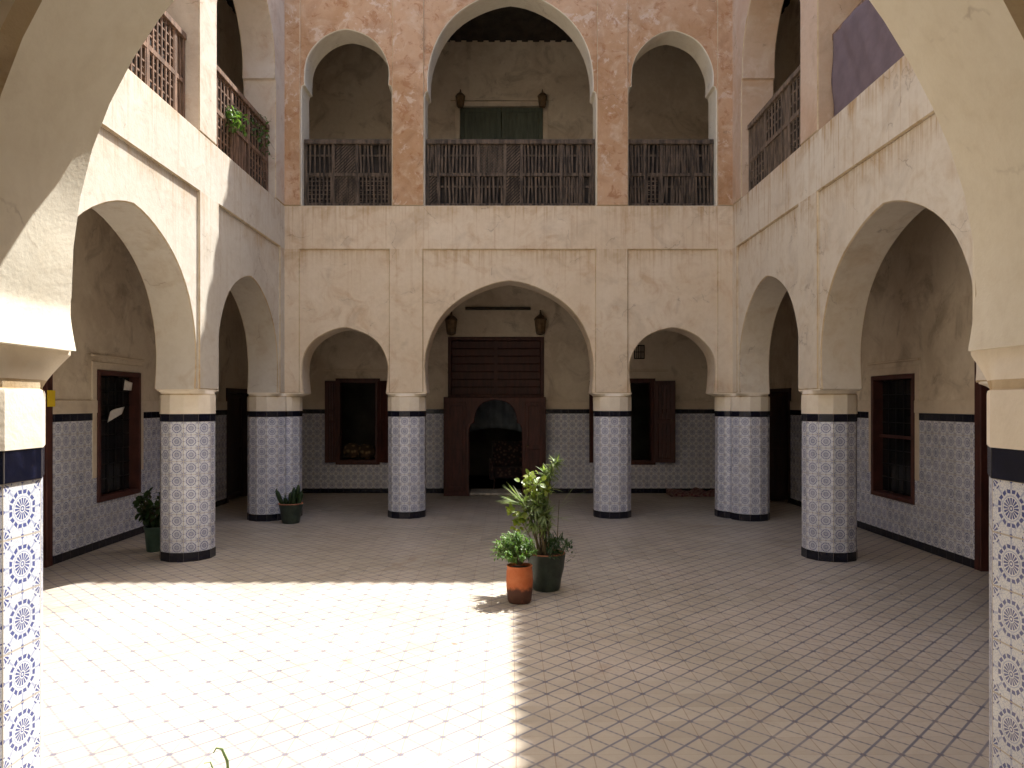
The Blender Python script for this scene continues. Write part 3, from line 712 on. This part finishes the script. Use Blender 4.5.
# ------------------------------------------------------------------ balustrades of the upper gallery
def balustrade(label, F, a, c, cells, mat, gs=.062, z0=ZS + .01, z1=5.96, w=-.15, lean=0.0, group='upper gallery balustrades'):
    """cells: list of (relative width, upper filling, lower filling)"""
    mid = F((a + c) / 2, w, z0)
    root = empty('balustrade', mid, label, 'balustrade', group); off = mid
    Fx = lambda u, w_, z: F(u, w_, z) - off
    t = .05
    b = MB(); b.slab(Fx, [(a, z1 - .075), (c, z1 - .075), (c, z1), (a, z1)], [], w - .035, w + .045, .008); b.build('top_rail', [mat, mat], root)
    b = MB(); b.slab(Fx, [(a, z0), (c, z0), (c, z0 + .06), (a, z0 + .06)], [], w - .03, w + .04, .006); b.build('bottom_rail', [mat, mat], root)
    tot = sum(q[0] for q in cells); u = a; zm = z0 + .52
    b = MB(); b.box(Fx, a, a + t, w - .025, w + .025, z0 + .06, z1 - .075); b.build('post', mat, root)
    n = (F(0, 1, 0) - F(0, 0, 0))
    for (rw, up, lo) in cells:
        v = u + (c - a) * rw / tot
        b = MB(); b.box(Fx, v - t, v, w - .025, w + .025, z0 + .06, z1 - .075); b.build('post', mat, root)
        p = u + (t if u == a else 0); q = v - t
        b = MB(); b.box(Fx, p, q, w - .02, w + .024, zm - .025, zm + .025); b.build('mid_rail', mat, root)
        for kind, za, zb in ((up, zm + .025, z1 - .075), (lo, z0 + .06, zm - .025)):
            b = MB(); jr = random.Random(int((p + za) * 1000) & 0xfff)
            nm = 'slat_panel'
            if kind in ('slat', 'dense', 'sparse'):
                sp = {'slat': .056, 'dense': .040, 'sparse': .075}[kind]; k = max(2, int((q - p) / sp)); wd = {'slat': .030, 'dense': .031, 'sparse': .028}[kind]
                for i in range(k):
                    uu = p + (q - p) * (i + .5) / k
                    if jr.random() < .05: continue
                    tl = jr.uniform(-.012, .012) if jr.random() < .93 else jr.uniform(-.03, .03)
                    b.bar(Fx(uu - tl, w, za - .004), Fx(uu + tl, w, zb + .004), wd, .018, n)
                b.bar(Fx(p, w - .014, (za + zb) / 2 + .06), Fx(q, w - .014, (za + zb) / 2 + .06), .03, .012, n)
            elif kind == 'grid':
                nm = 'lattice_panel'
                k = max(2, round((q - p) / gs)); kz = max(2, round((zb - za) / (gs * 1.2)))
                for i in range(k + 1): uu = p + .008 + (q - p - .016) * i / k; b.bar(Fx(uu, w + .012, za - .003), Fx(uu, w + .012, zb + .003), .024, .016, n)
                for i in range(kz + 1): zz = za + .008 + (zb - za - .016) * i / kz; b.bar(Fx(p, w + .006, zz), Fx(q, w + .006, zz), .018, .014, n)
                for i in range(k):
                    for j in range(kz):
                        uu = p + (q - p) * (i + .5) / k; zz = za + (zb - za) * (j + .5) / kz
                        if jr.random() < .35: b.bar(Fx(uu - .02, w + .004, zz), Fx(uu + .02, w + .004, zz), .008, .01, n)
            else:
                nm = 'diagonal_panel'; W = q - p; H = zb - za; st = .052
                for sg in ((1,) if kind == 'diag' else (1, -1)):
                    x = -H
                    while x < W:
                        # clip line u = x + s*z
                        sa = max(0, -x); sb = min(H, W - x)
                        if sb - sa > .02:
                            u1, u2 = x + sa, x + sb
                            if sg < 0: u1, u2 = W - u1, W - u2
                            b.bar(Fx(p + u1, w + sg * .006, za + sa), Fx(p + u2, w + sg * .006, za + sb), .022, .012, n)
                        x += st
            b.build(nm, mat, root)
            if not (kind == 'cross' and len(cells) == 7):
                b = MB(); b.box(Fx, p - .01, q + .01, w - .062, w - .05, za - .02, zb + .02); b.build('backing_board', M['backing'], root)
        u = v
    return root
FBk = frame((0, YB, 0), (1, 0, 0), (0, -1, 0)); FLf = frame((-XW, 0, 0), (0, 1, 0), (1, 0, 0)); FRt = frame((XW, 0, 0), (0, 1, 0), (-1, 0, 0))
balustrade('weathered wooden balustrade in the small upper arch left of the green door', FBk, -3.225, -1.835, [(.36, 'sparse', 'grid'), (.28, 'diag', 'cross'), (.4, 'slat', 'grid')], M['wood'])
balustrade('widest weathered balustrade, in the big upper arch before the green door', FBk, -1.30, 1.36, [(.22, 'dense', 'diag'), (.62, 'slat', 'slat'), (.42, 'cross', 'slat'), (.26, 'diag', 'diag'), (.62, 'slat', 'slat'), (.3, 'dense', 'dense'), (.2, 'dense', 'dense')], M['wood'])
balustrade('dark close-slatted balustrade in the small upper arch right of the green door', FBk, 1.885, 3.235, [(.3, 'dense', 'dense'), (.26, 'slat', 'grid'), (.5, 'dense', 'dense'), (.3, 'dense', 'slat')], M['wood'])
balustrade('sunlit reddish lattice balustrade at upper left, nearest the viewer', FLf, 5.62, 8.34, [(.5, 'grid', 'grid'), (.5, 'grid', 'grid'), (.5, 'grid', 'grid'), (.5, 'grid', 'grid'), (.16, 'slat', 'slat')], M['wood_red'], .105)
balustrade('lattice balustrade at upper left with green plants growing over it', FLf, 8.88, 11.08, [(.5, 'grid', 'grid'), (.4, 'grid', 'slat'), (.5, 'grid', 'grid')], M['wood_red'], .12, w=-.1)
balustrade('grey lattice balustrade at upper right, between the corner and the mauve sheet', FRt, 8.88, 11.08, [(.5, 'grid', 'grid'), (.18, 'dense', 'dense'), (.5, 'grid', 'sparse'), (.5, 'sparse', 'grid')], M['wood_light'], .12, w=-.1)
balustrade('wooden balustrade at upper right hidden under the mauve sheet', FRt, 5.62, 8.34, [(.5, 'slat', 'slat'), (.5, 'slat', 'slat'), (.5, 'slat', 'slat')], M['wood_red'], w=-.17)
# mauve sheet hung over the right balustrade
b = MB(); nu, nz = 60, 16; gr = []
def shw(u, k): return .012 * math.sin(u * 9 + k) + .008 * math.sin(u * 23 + 2 * k) * (1 - k / nz)
for i in range(nu + 1):
    u = 5.63 + (8.27 - 5.63) * i / nu; colv = []
    for k in range(nz + 1):
        z = 5.91 - (5.91 - 4.93) * k / nz + .012 * math.sin(u * 3.1) * (1 if k == nz else .2)
        colv.append(b.bm.verts.new(FRt(u, -.105 + shw(u, k * .35), z)))
    # over the rail and down the far side
    back = [b.bm.verts.new(FRt(u, w_, z)) for w_, z in ((-.13, 5.925), (-.17, 5.925), (-.235, 5.90), (-.245, 5.5))]
    gr.append(back[::-1] + colv)
for i in range(nu):
    for k in range(len(gr[0]) - 1): b.face([gr[i][k], gr[i + 1][k], gr[i + 1][k + 1], gr[i][k + 1]])
o = b.build('hanging_sheet', M['cloth'], None, 80); md = o.modifiers.new('thick', 'SOLIDIFY'); md.thickness = .004
tag(o, 'mauve sheet hung over the upper right balustrade', 'sheet')

# ------------------------------------------------------------------ lanterns
def lantern(loc, label, sc=1.0, group=None, mat=None):
    root = empty('wall_lantern', loc, label, 'lantern', group)
    s = sc * 1.12
    b = MB(); b.lathe([(.02 * s, .0), (.075 * s, .02 * s), (.085 * s, .05 * s), (.085 * s, .06 * s)], 8); b.build('base', M['brass'], root)
    b = MB(); b.lathe([(.08 * s, .06 * s), (.105 * s, .28 * s)], 8); b.build('glass', M['lamp_glass'], root, 10)
    b = MB()
    for i in range(8):
        a = R(45 * i); b.bar((.082 * s * math.cos(a), .082 * s * math.sin(a), .06 * s), (.107 * s * math.cos(a), .107 * s * math.sin(a), .28 * s), .010, .010)
    b.build('cage', M['brass'], root)
    b = MB(); b.lathe([(.118 * s, .278 * s), (.118 * s, .295 * s), (.095 * s, .33 * s), (.06 * s, .36 * s), (.022 * s, .385 * s), (.018 * s, .41 * s), (.004, .44 * s)], 8); b.build('cap', M['brass'], root)
    b = MB(); b.tube([(0, .02, .41 * s), (0, .02, .46 * s), (0, .10, .47 * s), (0, .21, .44 * s)], .010); b.build('bracket', M['iron'], root)
    return root
lantern((-1.13, GYB - .2, 3.13), 'brass wall lantern above the red door, left of the pair', .95, 'wall lanterns beside the doors')
lantern((.63, GYB - .2, 3.14), 'brass wall lantern above the red door, right of the pair', .95, 'wall lanterns beside the doors')
lantern((-.95, GYB - .2, 7.62), 'small wall lantern at the left top of the green upper door', .72, 'wall lanterns beside the doors')
lantern((.67, GYB - .2, 7.62), 'small wall lantern at the right top of the green upper door', .72, 'wall lanterns beside the doors')

# ------------------------------------------------------------------ potted plants
def rv(rng, a=1.0):
    while True:
        v = V((rng.uniform(-1, 1), rng.uniform(-1, 1), rng.uniform(-1, 1)))
        if .05 < v.length < 1: return v.normalized() * a
def pot_round(root, prof, mat, soil_r, soil_z, rim=None):
    o = MB().lathe(prof, 28, cap=False).build('pot', mat, root, 60)
    MB().lathe([(soil_r, soil_z - .01), (soil_r * .6, soil_z), (.002, soil_z + .012)], 20).build('soil', M['soil'], root)
    return o
# 1 terracotta pot with ferny bush
p = empty('potted_plant', (.10, 6.70, 0), 'orange terracotta pot with sooty base holding a round feathery bush', 'potted plant')
pot_round(p, [(.001, .0), (.096, .0), (.108, .02), (.116, .10), (.121, .19), (.118, .28), (.112, .31), (.117, .32), (.117, .333), (.104, .333), (.102, .28)], M['terracotta'], .104, .315)
rng = random.Random(3); b = MB(); sb = MB()
for i in range(95):
    th = rng.uniform(0, 2 * PI); el = rng.uniform(-.25, 1.45); d = V((math.cos(th) * math.cos(el), math.sin(th) * math.cos(el), math.sin(el)))
    base = V((.02 * math.cos(th), .02 * math.sin(th), .34)); tip = V((-.05, -.01, .46)) + V((d.x * .20, d.y * .18, d.z * .165))
    mid = base.lerp(tip, .5) + V((0, 0, .035)); pts = [base, mid, tip]
    sb.tube(pts, [.0025, .002, .001], 4)
    for k in range(20):
        t = .28 + .72 * k / 19; q = base.lerp(mid, t * 2) if t < .5 else mid.lerp(tip, t * 2 - 1)
        dr = (d * .4 + rv(rng) * .95); b.leaf(q, dr, V((0, 0, 1)), rng.uniform(.026, .05), rng.uniform(.010, .018), .5, 2, .3)
b.build('foliage', M['leaf_fern'], p, 70, False); sb.build('stems', M['stem'], p)
# 2 green glazed pot, mixed tall plants
p = empty('potted_plant', (.365, 7.16, 0), 'dark green glazed pot crowded with tall narrow leaved plants, partly sunlit', 'potted plant')
pot_round(p, [(.001, 0), (.125, 0), (.135, .02), (.150, .12), (.174, .22), (.182, .31), (.186, .325), (.186, .352), (.166, .352), (.16, .30)], M['green_pot'], .164, .33)
MB().lathe([(.184, .346), (.188, .352), (.178, .360), (.164, .358), (.162, .34)], 28, cap=False).build('pot_rim', M['clay_rim'], p, 60)
rng = random.Random(11)
st = MB(); lg = MB(); ly = MB(); ld = MB()
def cane(base, tip, r0, bend):
    base = V(base); tip = V(tip); m = base.lerp(tip, .5) + V(bend); pts = []
    for i in range(7):
        t = i / 6; pts.append(base * (1 - t) ** 2 + m * 2 * t * (1 - t) + tip * t * t)
    st.tube(pts, [r0 * (1 - .6 * i / 6) for i in range(7)], 5); return pts
def whorl(mb, c, ax, n, L, W, spread, droop, rng, mi=0):
    ax = V(ax).normalized()
    for i in range(n):
        d = (ax * rng.uniform(.25, 1.0) + rv(rng) * spread); mb.leaf(V(c) + rv(rng, .012), d, V((0, 0, 1)) if abs(d.normalized().z) < .9 else V((1, 0, 0)), L * rng.uniform(.6, 1.15), W * rng.uniform(.8, 1.2), droop * rng.uniform(.4, 1.5), 4, .3, mi)
canes = [((-.03, 0, .34), (.0, .02, 1.10), (-.03, 0, .05)), ((.0, .03, .34), (.07, .0, 1.20), (-.05, 0, .1)), ((-.06, -.02, .34), (-.20, -.04, .84), (.02, 0, 0)),
         ((-.01, -.05, .34), (-.10, -.06, .86), (0, 0, 0)), ((-.05, .05, .34), (-.08, .05, 1.0), (0, 0, 0)), ((.03, -.03, .34), (-.0, -.05, .80), (0, 0, 0)), ((.0, .0, .34), (-.03, .0, .70), (0, 0, 0))]
for i, (a, t, bd) in enumerate(canes):
    pts = cane(a, t, .012, bd)
    for k in (3, 4, 5, 6):
        whorl(lg, pts[k], (pts[6] - pts[4]), 18 if k > 3 else 6, .15 if i != 1 else .125, .021, .95, .7, rng)
whorl(lg, (.09, .0, 1.21), (.5, 0, .6), 40, .125, .017, .8, .5, rng); whorl(lg, (.04, .01, 1.13), (.3, 0, .5), 30, .13, .018, .9, .5, rng); whorl(lg, (.0, .0, 1.06), (.3, 0, .5), 24, .13, .018, .9, .5, rng)
whorl(lg, (-.10, -.08, .80), (0, -.2, .3), 60, .17, .018, 1.0, .9, rng); whorl(lg, (-.20, -.06, .74), (-.3, -.1, .3), 34, .16, .018, .9, .9, rng); whorl(lg, (-.02, -.09, .72), (.1, -.2, .2), 46, .15, .018, 1.0, .9, rng)
whorl(lg, (-.12, -.08, .64), (0, -.2, .1), 36, .14, .017, 1.0, .9, rng)
# spiky rosette on the left
for i in range(24):
    a = rng.uniform(-.3, 1.1); d = V((-math.cos(a) * 1.0, rng.uniform(-.5, .5), .25 + .9 * abs(math.sin(a)))); lg.leaf((-.21, .0, .80), d, V((0, 0, 1)), rng.uniform(.2, .31), .019, .25, 4, .3)
cane((-.05, 0, .34), (-.21, 0, .80), .010, (-.01, 0, 0))
# lime broad leaves
lc = [(-.15, -.06, 1.02), (-.10, -.07, 1.08), (-.20, -.05, .99), (-.05, -.07, 1.04), (-.17, -.05, 1.10), (-.13, -.07, .94), (-.04, -.06, .97), (-.22, -.06, 1.06), (-.30, -.08, .78), (-.26, -.08, .68), (-.28, -.06, .62), (-.34, -.05, .74), (-.22, -.09, .72)]
for q in lc:
    for k in range(6):
        d = rv(rng) + V((0, -.4, .1)); ly.leaf(V(q) + rv(rng, .04), d, V((0, -.6, .8)), rng.uniform(.05, .085), rng.uniform(.035, .055), .4, 4, .2, 0, 1.2)
cane((-.08, -.03, .34), (-.13, -.05, 1.06), .006, (-.03, 0, 0)); cane((-.08, -.03, .34), (-.29, -.06, .74), .006, (0, 0, .05))
# thin bare stalk with arching fronds on the right
pts = cane((.10, 0, .34), (.125, 0, .86), .006, (.0, 0, 0))
for d, L in ((V((1, -.1, .95)), .33), (V((1, 0, .2)), .2), (V((.8, -.2, -.05)), .14), (V((.75, 0, 1.3)), .38)): lg.leaf(pts[4] if L < .25 else pts[5], d, V((0, 0, 1)), L, .014, .35, 5, .3)
# low spreading succulents over the rim
for i in range(300):
    a = rng.uniform(-1.6, 1.9); r = rng.uniform(.03, .26); c = V((math.cos(a) * r * 1.0, math.sin(a) * r - .04, .40 + rng.uniform(-.03, .10) - max(0, r - .17) * .6))
    ld.leaf(c, rv(rng) + V((.3, 0, .5)), V((0, 0, 1)), rng.uniform(.05, .085), .017, .2, 3, .3)
st.build('stems', M['stem'], p); lg.build('narrow_leaves', M['leaf_grey'], p, 70, False); ly.build('lime_leaves', M['leaf_y'], p, 70, False); ld.build('low_leaves', M['leaf_dark'], p, 70, False)
# 3 cactus pot at left corner pier
p = empty('potted_plant', (-3.27, 11.12, 0), 'dark green pot of upright thick leaves at the foot of the left corner pier', 'potted plant')
pot_round(p, [(.001, 0), (.12, 0), (.13, .02), (.165, .22), (.178, .27), (.182, .29), (.165, .29), (.155, .24)], M['green_pot'], .158, .255)
MB().lathe([(.180, .283), (.186, .292), (.175, .302), (.160, .298), (.158, .28)], 28, cap=False).build('pot_rim', M['clay_rim'], p, 60)
rng = random.Random(5); b = MB()
for x, y, h, lx in ((-.12, 0, .24, -.10), (-.07, .03, .12, -.03), (.03, 0, .28, .02), (.08, .02, .32, .03), (.12, -.03, .22, .05), (.06, -.05, .24, .0), (-.02, .05, .2, 0)):
    n = 12; pts = []; rad = []
    for i in range(7): t = i / 6; pts.append((x + lx * t, y, .25 + h * t)); rad.append(.028 * (.75 + .5 * math.sin(PI * (t * .8 + .1))) * (1 if t < .95 else .45))
    b.tube(pts, rad, 9)
    for k in range(14): 
        t = rng.uniform(.1, 1); b.leaf(V((x + lx * t, y, .25 + h * t)), rv(rng) + V((0, -.2, .5)), V((0, 0, 1)), .07, .022, .2, 3)
b.build('fleshy_leaves', M['leaf_dark'], p, 70)
# 4 teal pot behind left middle column
p = empty('potted_plant', (-4.30, 9.02, 0), 'teal pot with rounded leaves half hidden behind the left middle column', 'potted plant')
pot_round(p, [(.001, 0), (.10, 0), (.105, .02), (.125, .26), (.135, .275), (.135, .30), (.120, .30), (.115, .26)], M['teal_pot'], .118, .275)
rng = random.Random(8); b = MB(); sb = MB()
for i in range(64):
    d = rv(rng); tip = V((d.x * .19 - .03, d.y * .17, .56 + d.z * .19)); base = V((0, 0, .27)); sb.tube([base, base.lerp(tip, .5) + V((0, 0, .03)), tip], [.005, .004, .002], 4)
    for k in range(6): b.leaf(base.lerp(tip, rng.uniform(.5, 1.05)), rv(rng) + d * .5, V((0, 0, 1)), rng.uniform(.06, .1), rng.uniform(.045, .065), .3, 4, .2, 0, 1.2)
b.build('foliage', M['leaf_dark'], p, 70, False); sb.build('stems', M['stem'], p)
# 5 small pot below the picture edge whose arching blade shows at the bottom
p = empty('potted_plant', (-1.17, 3.02, 0), 'thin curled green stem rising at the bottom edge on the sunlit floor', 'potted plant')
pot_round(p, [(.001, 0), (.065, 0), (.085, .15), (.09, .16), (.078, .16), (.075, .13)], M['clay_rim'], .077, .14)
b = MB(); b.tube([(.02, 0, .14), (.03, .0, .25), (.022, 0, .34), (-.0, 0, .388), (-.022, 0, .392), (-.035, 0, .372)], [.006, .006, .006, .005, .004, .002], 6)
b.tube([(-.01, .02, .14), (-.03, .02, .26), (-.055, .02, .325), (-.08, .02, .32)], [.004, .004, .003, .002], 5); b.build('stems', M['leaf_grey'], p)
# 6,7 plants on upper left balustrade
def trailing(name, loc, label, mat, seed, n, sx, sz, cl):
    p = empty(name, loc, label, 'plant', 'plants on the upper left balustrade'); rng = random.Random(seed); b = MB(); sb = MB()
    MB().lathe([(.001, -.02), (.07, -.02), (.09, .12), (.095, .13), (.08, .13)], 16, (-.22, 0, 0), cap=False).build('pot', M['clay_rim'], p, 60)
    for i in range(n):
        e = V((rng.uniform(-.05, .16), rng.gauss(0, sx), rng.gauss(-.02, sz))); s0 = V((-.2, 0, .12)); m_ = s0.lerp(e, .5) + V((.05, 0, .12)); sb.tube([s0, m_, e], [.004, .003, .002], 4)
        for k in range(cl): b.leaf(m_.lerp(e, rng.uniform(.2, 1.1)), rv(rng), V((.5, 0, .8)), rng.uniform(.05, .09), rng.uniform(.025, .045), .5, 3)
    b.build('foliage', mat, p, 70, False); sb.build('stems', M['stem'], p)
trailing('trailing_plant', (-XW - .02, 9.5, 5.42), 'bright green leafy plant spilling over the upper left lattice balustrade', M['leaf_fern'], 21, 18, .09, .06, 8)
trailing('trailing_plant', (-XW - .06, 10.55, 5.62), 'sparse dark plant at the far corner of the upper left balustrade', M['leaf'], 23, 16, .16, .12, 4)

# ------------------------------------------------------------------ small things
def paper(loc, rot, w, h, label, curl):
    b = MB(); nu, nv = 8, 6; g = []
    for i in range(nu + 1):
        g.append([b.bm.verts.new((.006 + curl * (abs(2 * i / nu - 1) ** 2) * (j / nv), (i / nu - .5) * w, (j / nv - .5) * h * (1 - .25 * (i / nu)))) for j in range(nv + 1)])
    for i in range(nu):
        for j in range(nv): b.face([g[i][j], g[i + 1][j], g[i + 1][j + 1], g[i][j + 1]])
    o = b.build('paper', M['paper'], None, 80); o.location = loc; o.rotation_euler = (rot, 0, 0); md = o.modifiers.new('thick', 'SOLIDIFY'); md.thickness = .0015
    return tag(o, label, 'paper', 'papers on the left barred window')
paper((-GX + .0, 9.86, 2.03), R(-6), .20, .14, 'small square white paper stuck near the top of the left barred window', .01)
paper((-GX + .0, 9.52, 1.66), R(14), .36, .13, 'larger crumpled white paper caught lower on the left barred window', .05)
b = MB(); b.slab(LF, [(8.07, 1.76), (8.20, 1.76), (8.20, 1.94), (8.07, 1.94)], [], .045, .06, .003)
tag(b.build('notice_card', [M['yellow'], M['yellow']]), 'yellow card on the left gallery door beside the foreground column', 'sign')
# red rug lying folded by the back wall
b = MB(); nu, nv = 26, 8; tp = []; bt = []
for i in range(nu + 1):
    x = 3.12 + .98 * i / nu
    tp.append([b.bm.verts.new((x, 14.17 + .48 * j / nv + .02 * math.sin(i * .9), .055 + .018 * math.sin(i * .8 + j) + .03 * (j / nv) * (1 + math.sin(i * .5)))) for j in range(nv + 1)])
    bt.append([b.bm.verts.new((x, 14.17 + .48 * j / nv + .02 * math.sin(i * .9), .003)) for j in range(nv + 1)])
for i in range(nu):
    for j in range(nv):
        b.face([tp[i][j], tp[i + 1][j], tp[i + 1][j + 1], tp[i][j + 1]]); b.face([bt[i][j], bt[i + 1][j], bt[i + 1][j + 1], bt[i][j + 1]])
for i in range(nu):
    for j in (0, nv): b.face([tp[i][j], tp[i + 1][j], bt[i + 1][j], bt[i][j]])
for j in range(nv):
    for i in (0, nu): b.face([tp[i][j], tp[i][j + 1], bt[i][j + 1], bt[i][j]])
tag(b.build('rug', M['rug'], None, 50), 'dark red woven rug lying rumpled by the back wall near the right corner pier', 'rug')
# inside the doorway: drape, chair ; inside left window: cushions
b = MB(); rows = []
for i in range(31):
    x = -.95 + 1.3 * i / 30; rows.append([b.bm.verts.new((x, 16.1 + .035 * math.sin(i * 1.3) + .02 * k, 2.3 - 1.15 * k / 6 + .10 * math.sin(PI * i / 30) * (k == 6))) for k in range(7)])
for i in range(30):
    for k in range(6): b.face([rows[i][k], rows[i + 1][k], rows[i + 1][k + 1], rows[i][k + 1]])
o = b.build('door_curtain', M['drape'], None, 70); o.modifiers.new('thick', 'SOLIDIFY').thickness = .006
tag(o, 'grey blue curtain hanging inside the dark arched doorway', 'curtain')
ch = empty('armchair', (.0, 15.7, 0), 'dim patterned armchair inside the arched doorway, right side', 'chair')
def cb(nm, a, c, y0, y1, z0, z1): 
    q = MB(); q.slab(frame((0, 0, 0), (1, 0, 0), (0, 1, 0)), [(a, z0), (c, z0), (c, z1), (a, z1)], [], y0, y1, .03); q.build(nm, [M['patterned'], M['patterned']], ch)
cb('seat', -.30, .30, -.28, .28, .22, .45); cb('backrest', -.34, .34, .29, .42, .20, .98); cb('armrest', -.40, -.31, -.28, .28, .2, .63); cb('armrest', .31, .40, -.28, .28, .2, .63)
for sx in (-1, 1):
    for sy in (-1, 1): MB().lathe([(.018, 0), (.025, .2)], 8, (sx * .3, sy * .22 + .04, 0)).build('leg', M['door_dark'], ch)
for i, (x, z, rr, lab) in enumerate(((-3.22, .83, .2, 'pale patterned bundle at the left of the open back window'), (-2.93, .81, .19, 'pale patterned bundle at the right of the open back window'))):
    b = MB(); b.lathe([(.002, -.16), (.10, -.15), (.17, -.10), (.19, 0), (.16, .09), (.08, .14), (.002, .155)], 18, cap=False)
    o = b.build('cushion', M['cushions'], None, 60); o.location = (x, GYB + .42, z); tag(o, lab, 'cushion', 'bundles inside the left back window')
b = MB(); b.slab(WF, [(-3.6, .02), (-2.4, .02), (-2.4, .64), (-3.6, .64)], [], GYB + .29, GYB + .75, .01)
tag(b.build('chest', [M['door_dark'], M['door_dark']]), 'dark chest just inside the left back window under the bundles', 'chest')

# ------------------------------------------------------------------ camera, light
cam = bpy.data.cameras.new('camera'); co = bpy.data.objects.new('camera', cam); COL.objects.link(co)
co.location = (0, 0, 1.8); co.rotation_euler = (R(90), 0, 0)
cam.sensor_width = 36; cam.lens = 740 / 1024 * 36; cam.shift_x = 3.5 / 1024; cam.shift_y = 19 / 1024; cam.clip_start = .05; cam.clip_end = 900
S.camera = co
D = V((-.327, -.393, -1.0)).normalized()
sun = bpy.data.lights.new('sun', 'SUN'); so = bpy.data.objects.new('sun', sun); COL.objects.link(so)
so.rotation_euler = D.to_track_quat('-Z', 'Y').to_euler(); so.location = (3, 4, 14)
sun.energy = 4.4; sun.angle = R(.53); sun.color = (1.0, .975, .925)
w = bpy.data.worlds.new('World'); S.world = w; w.use_nodes = True
nt = w.node_tree; bg = nt.nodes['Background']
sky = nt.nodes.new('ShaderNodeTexSky'); sky.sky_type = 'NISHITA'; sky.sun_disc = False
sky.sun_elevation = math.asin(-D.z); sky.sun_rotation = math.atan2(-D.x, -D.y); sky.dust_density = 3.0; sky.air_density = .95; sky.ozone_density = .6
nt.links.new(sky.outputs[0], bg.inputs[0]); bg.inputs[1].default_value = .145
vs = S.view_settings; vs.view_transform = 'Standard'; vs.look = 'None'; vs.exposure = 1.6; vs.gamma = 1.0; vs.use_curve_mapping = False
S.cycles.max_bounces = 10; S.cycles.diffuse_bounces = 7
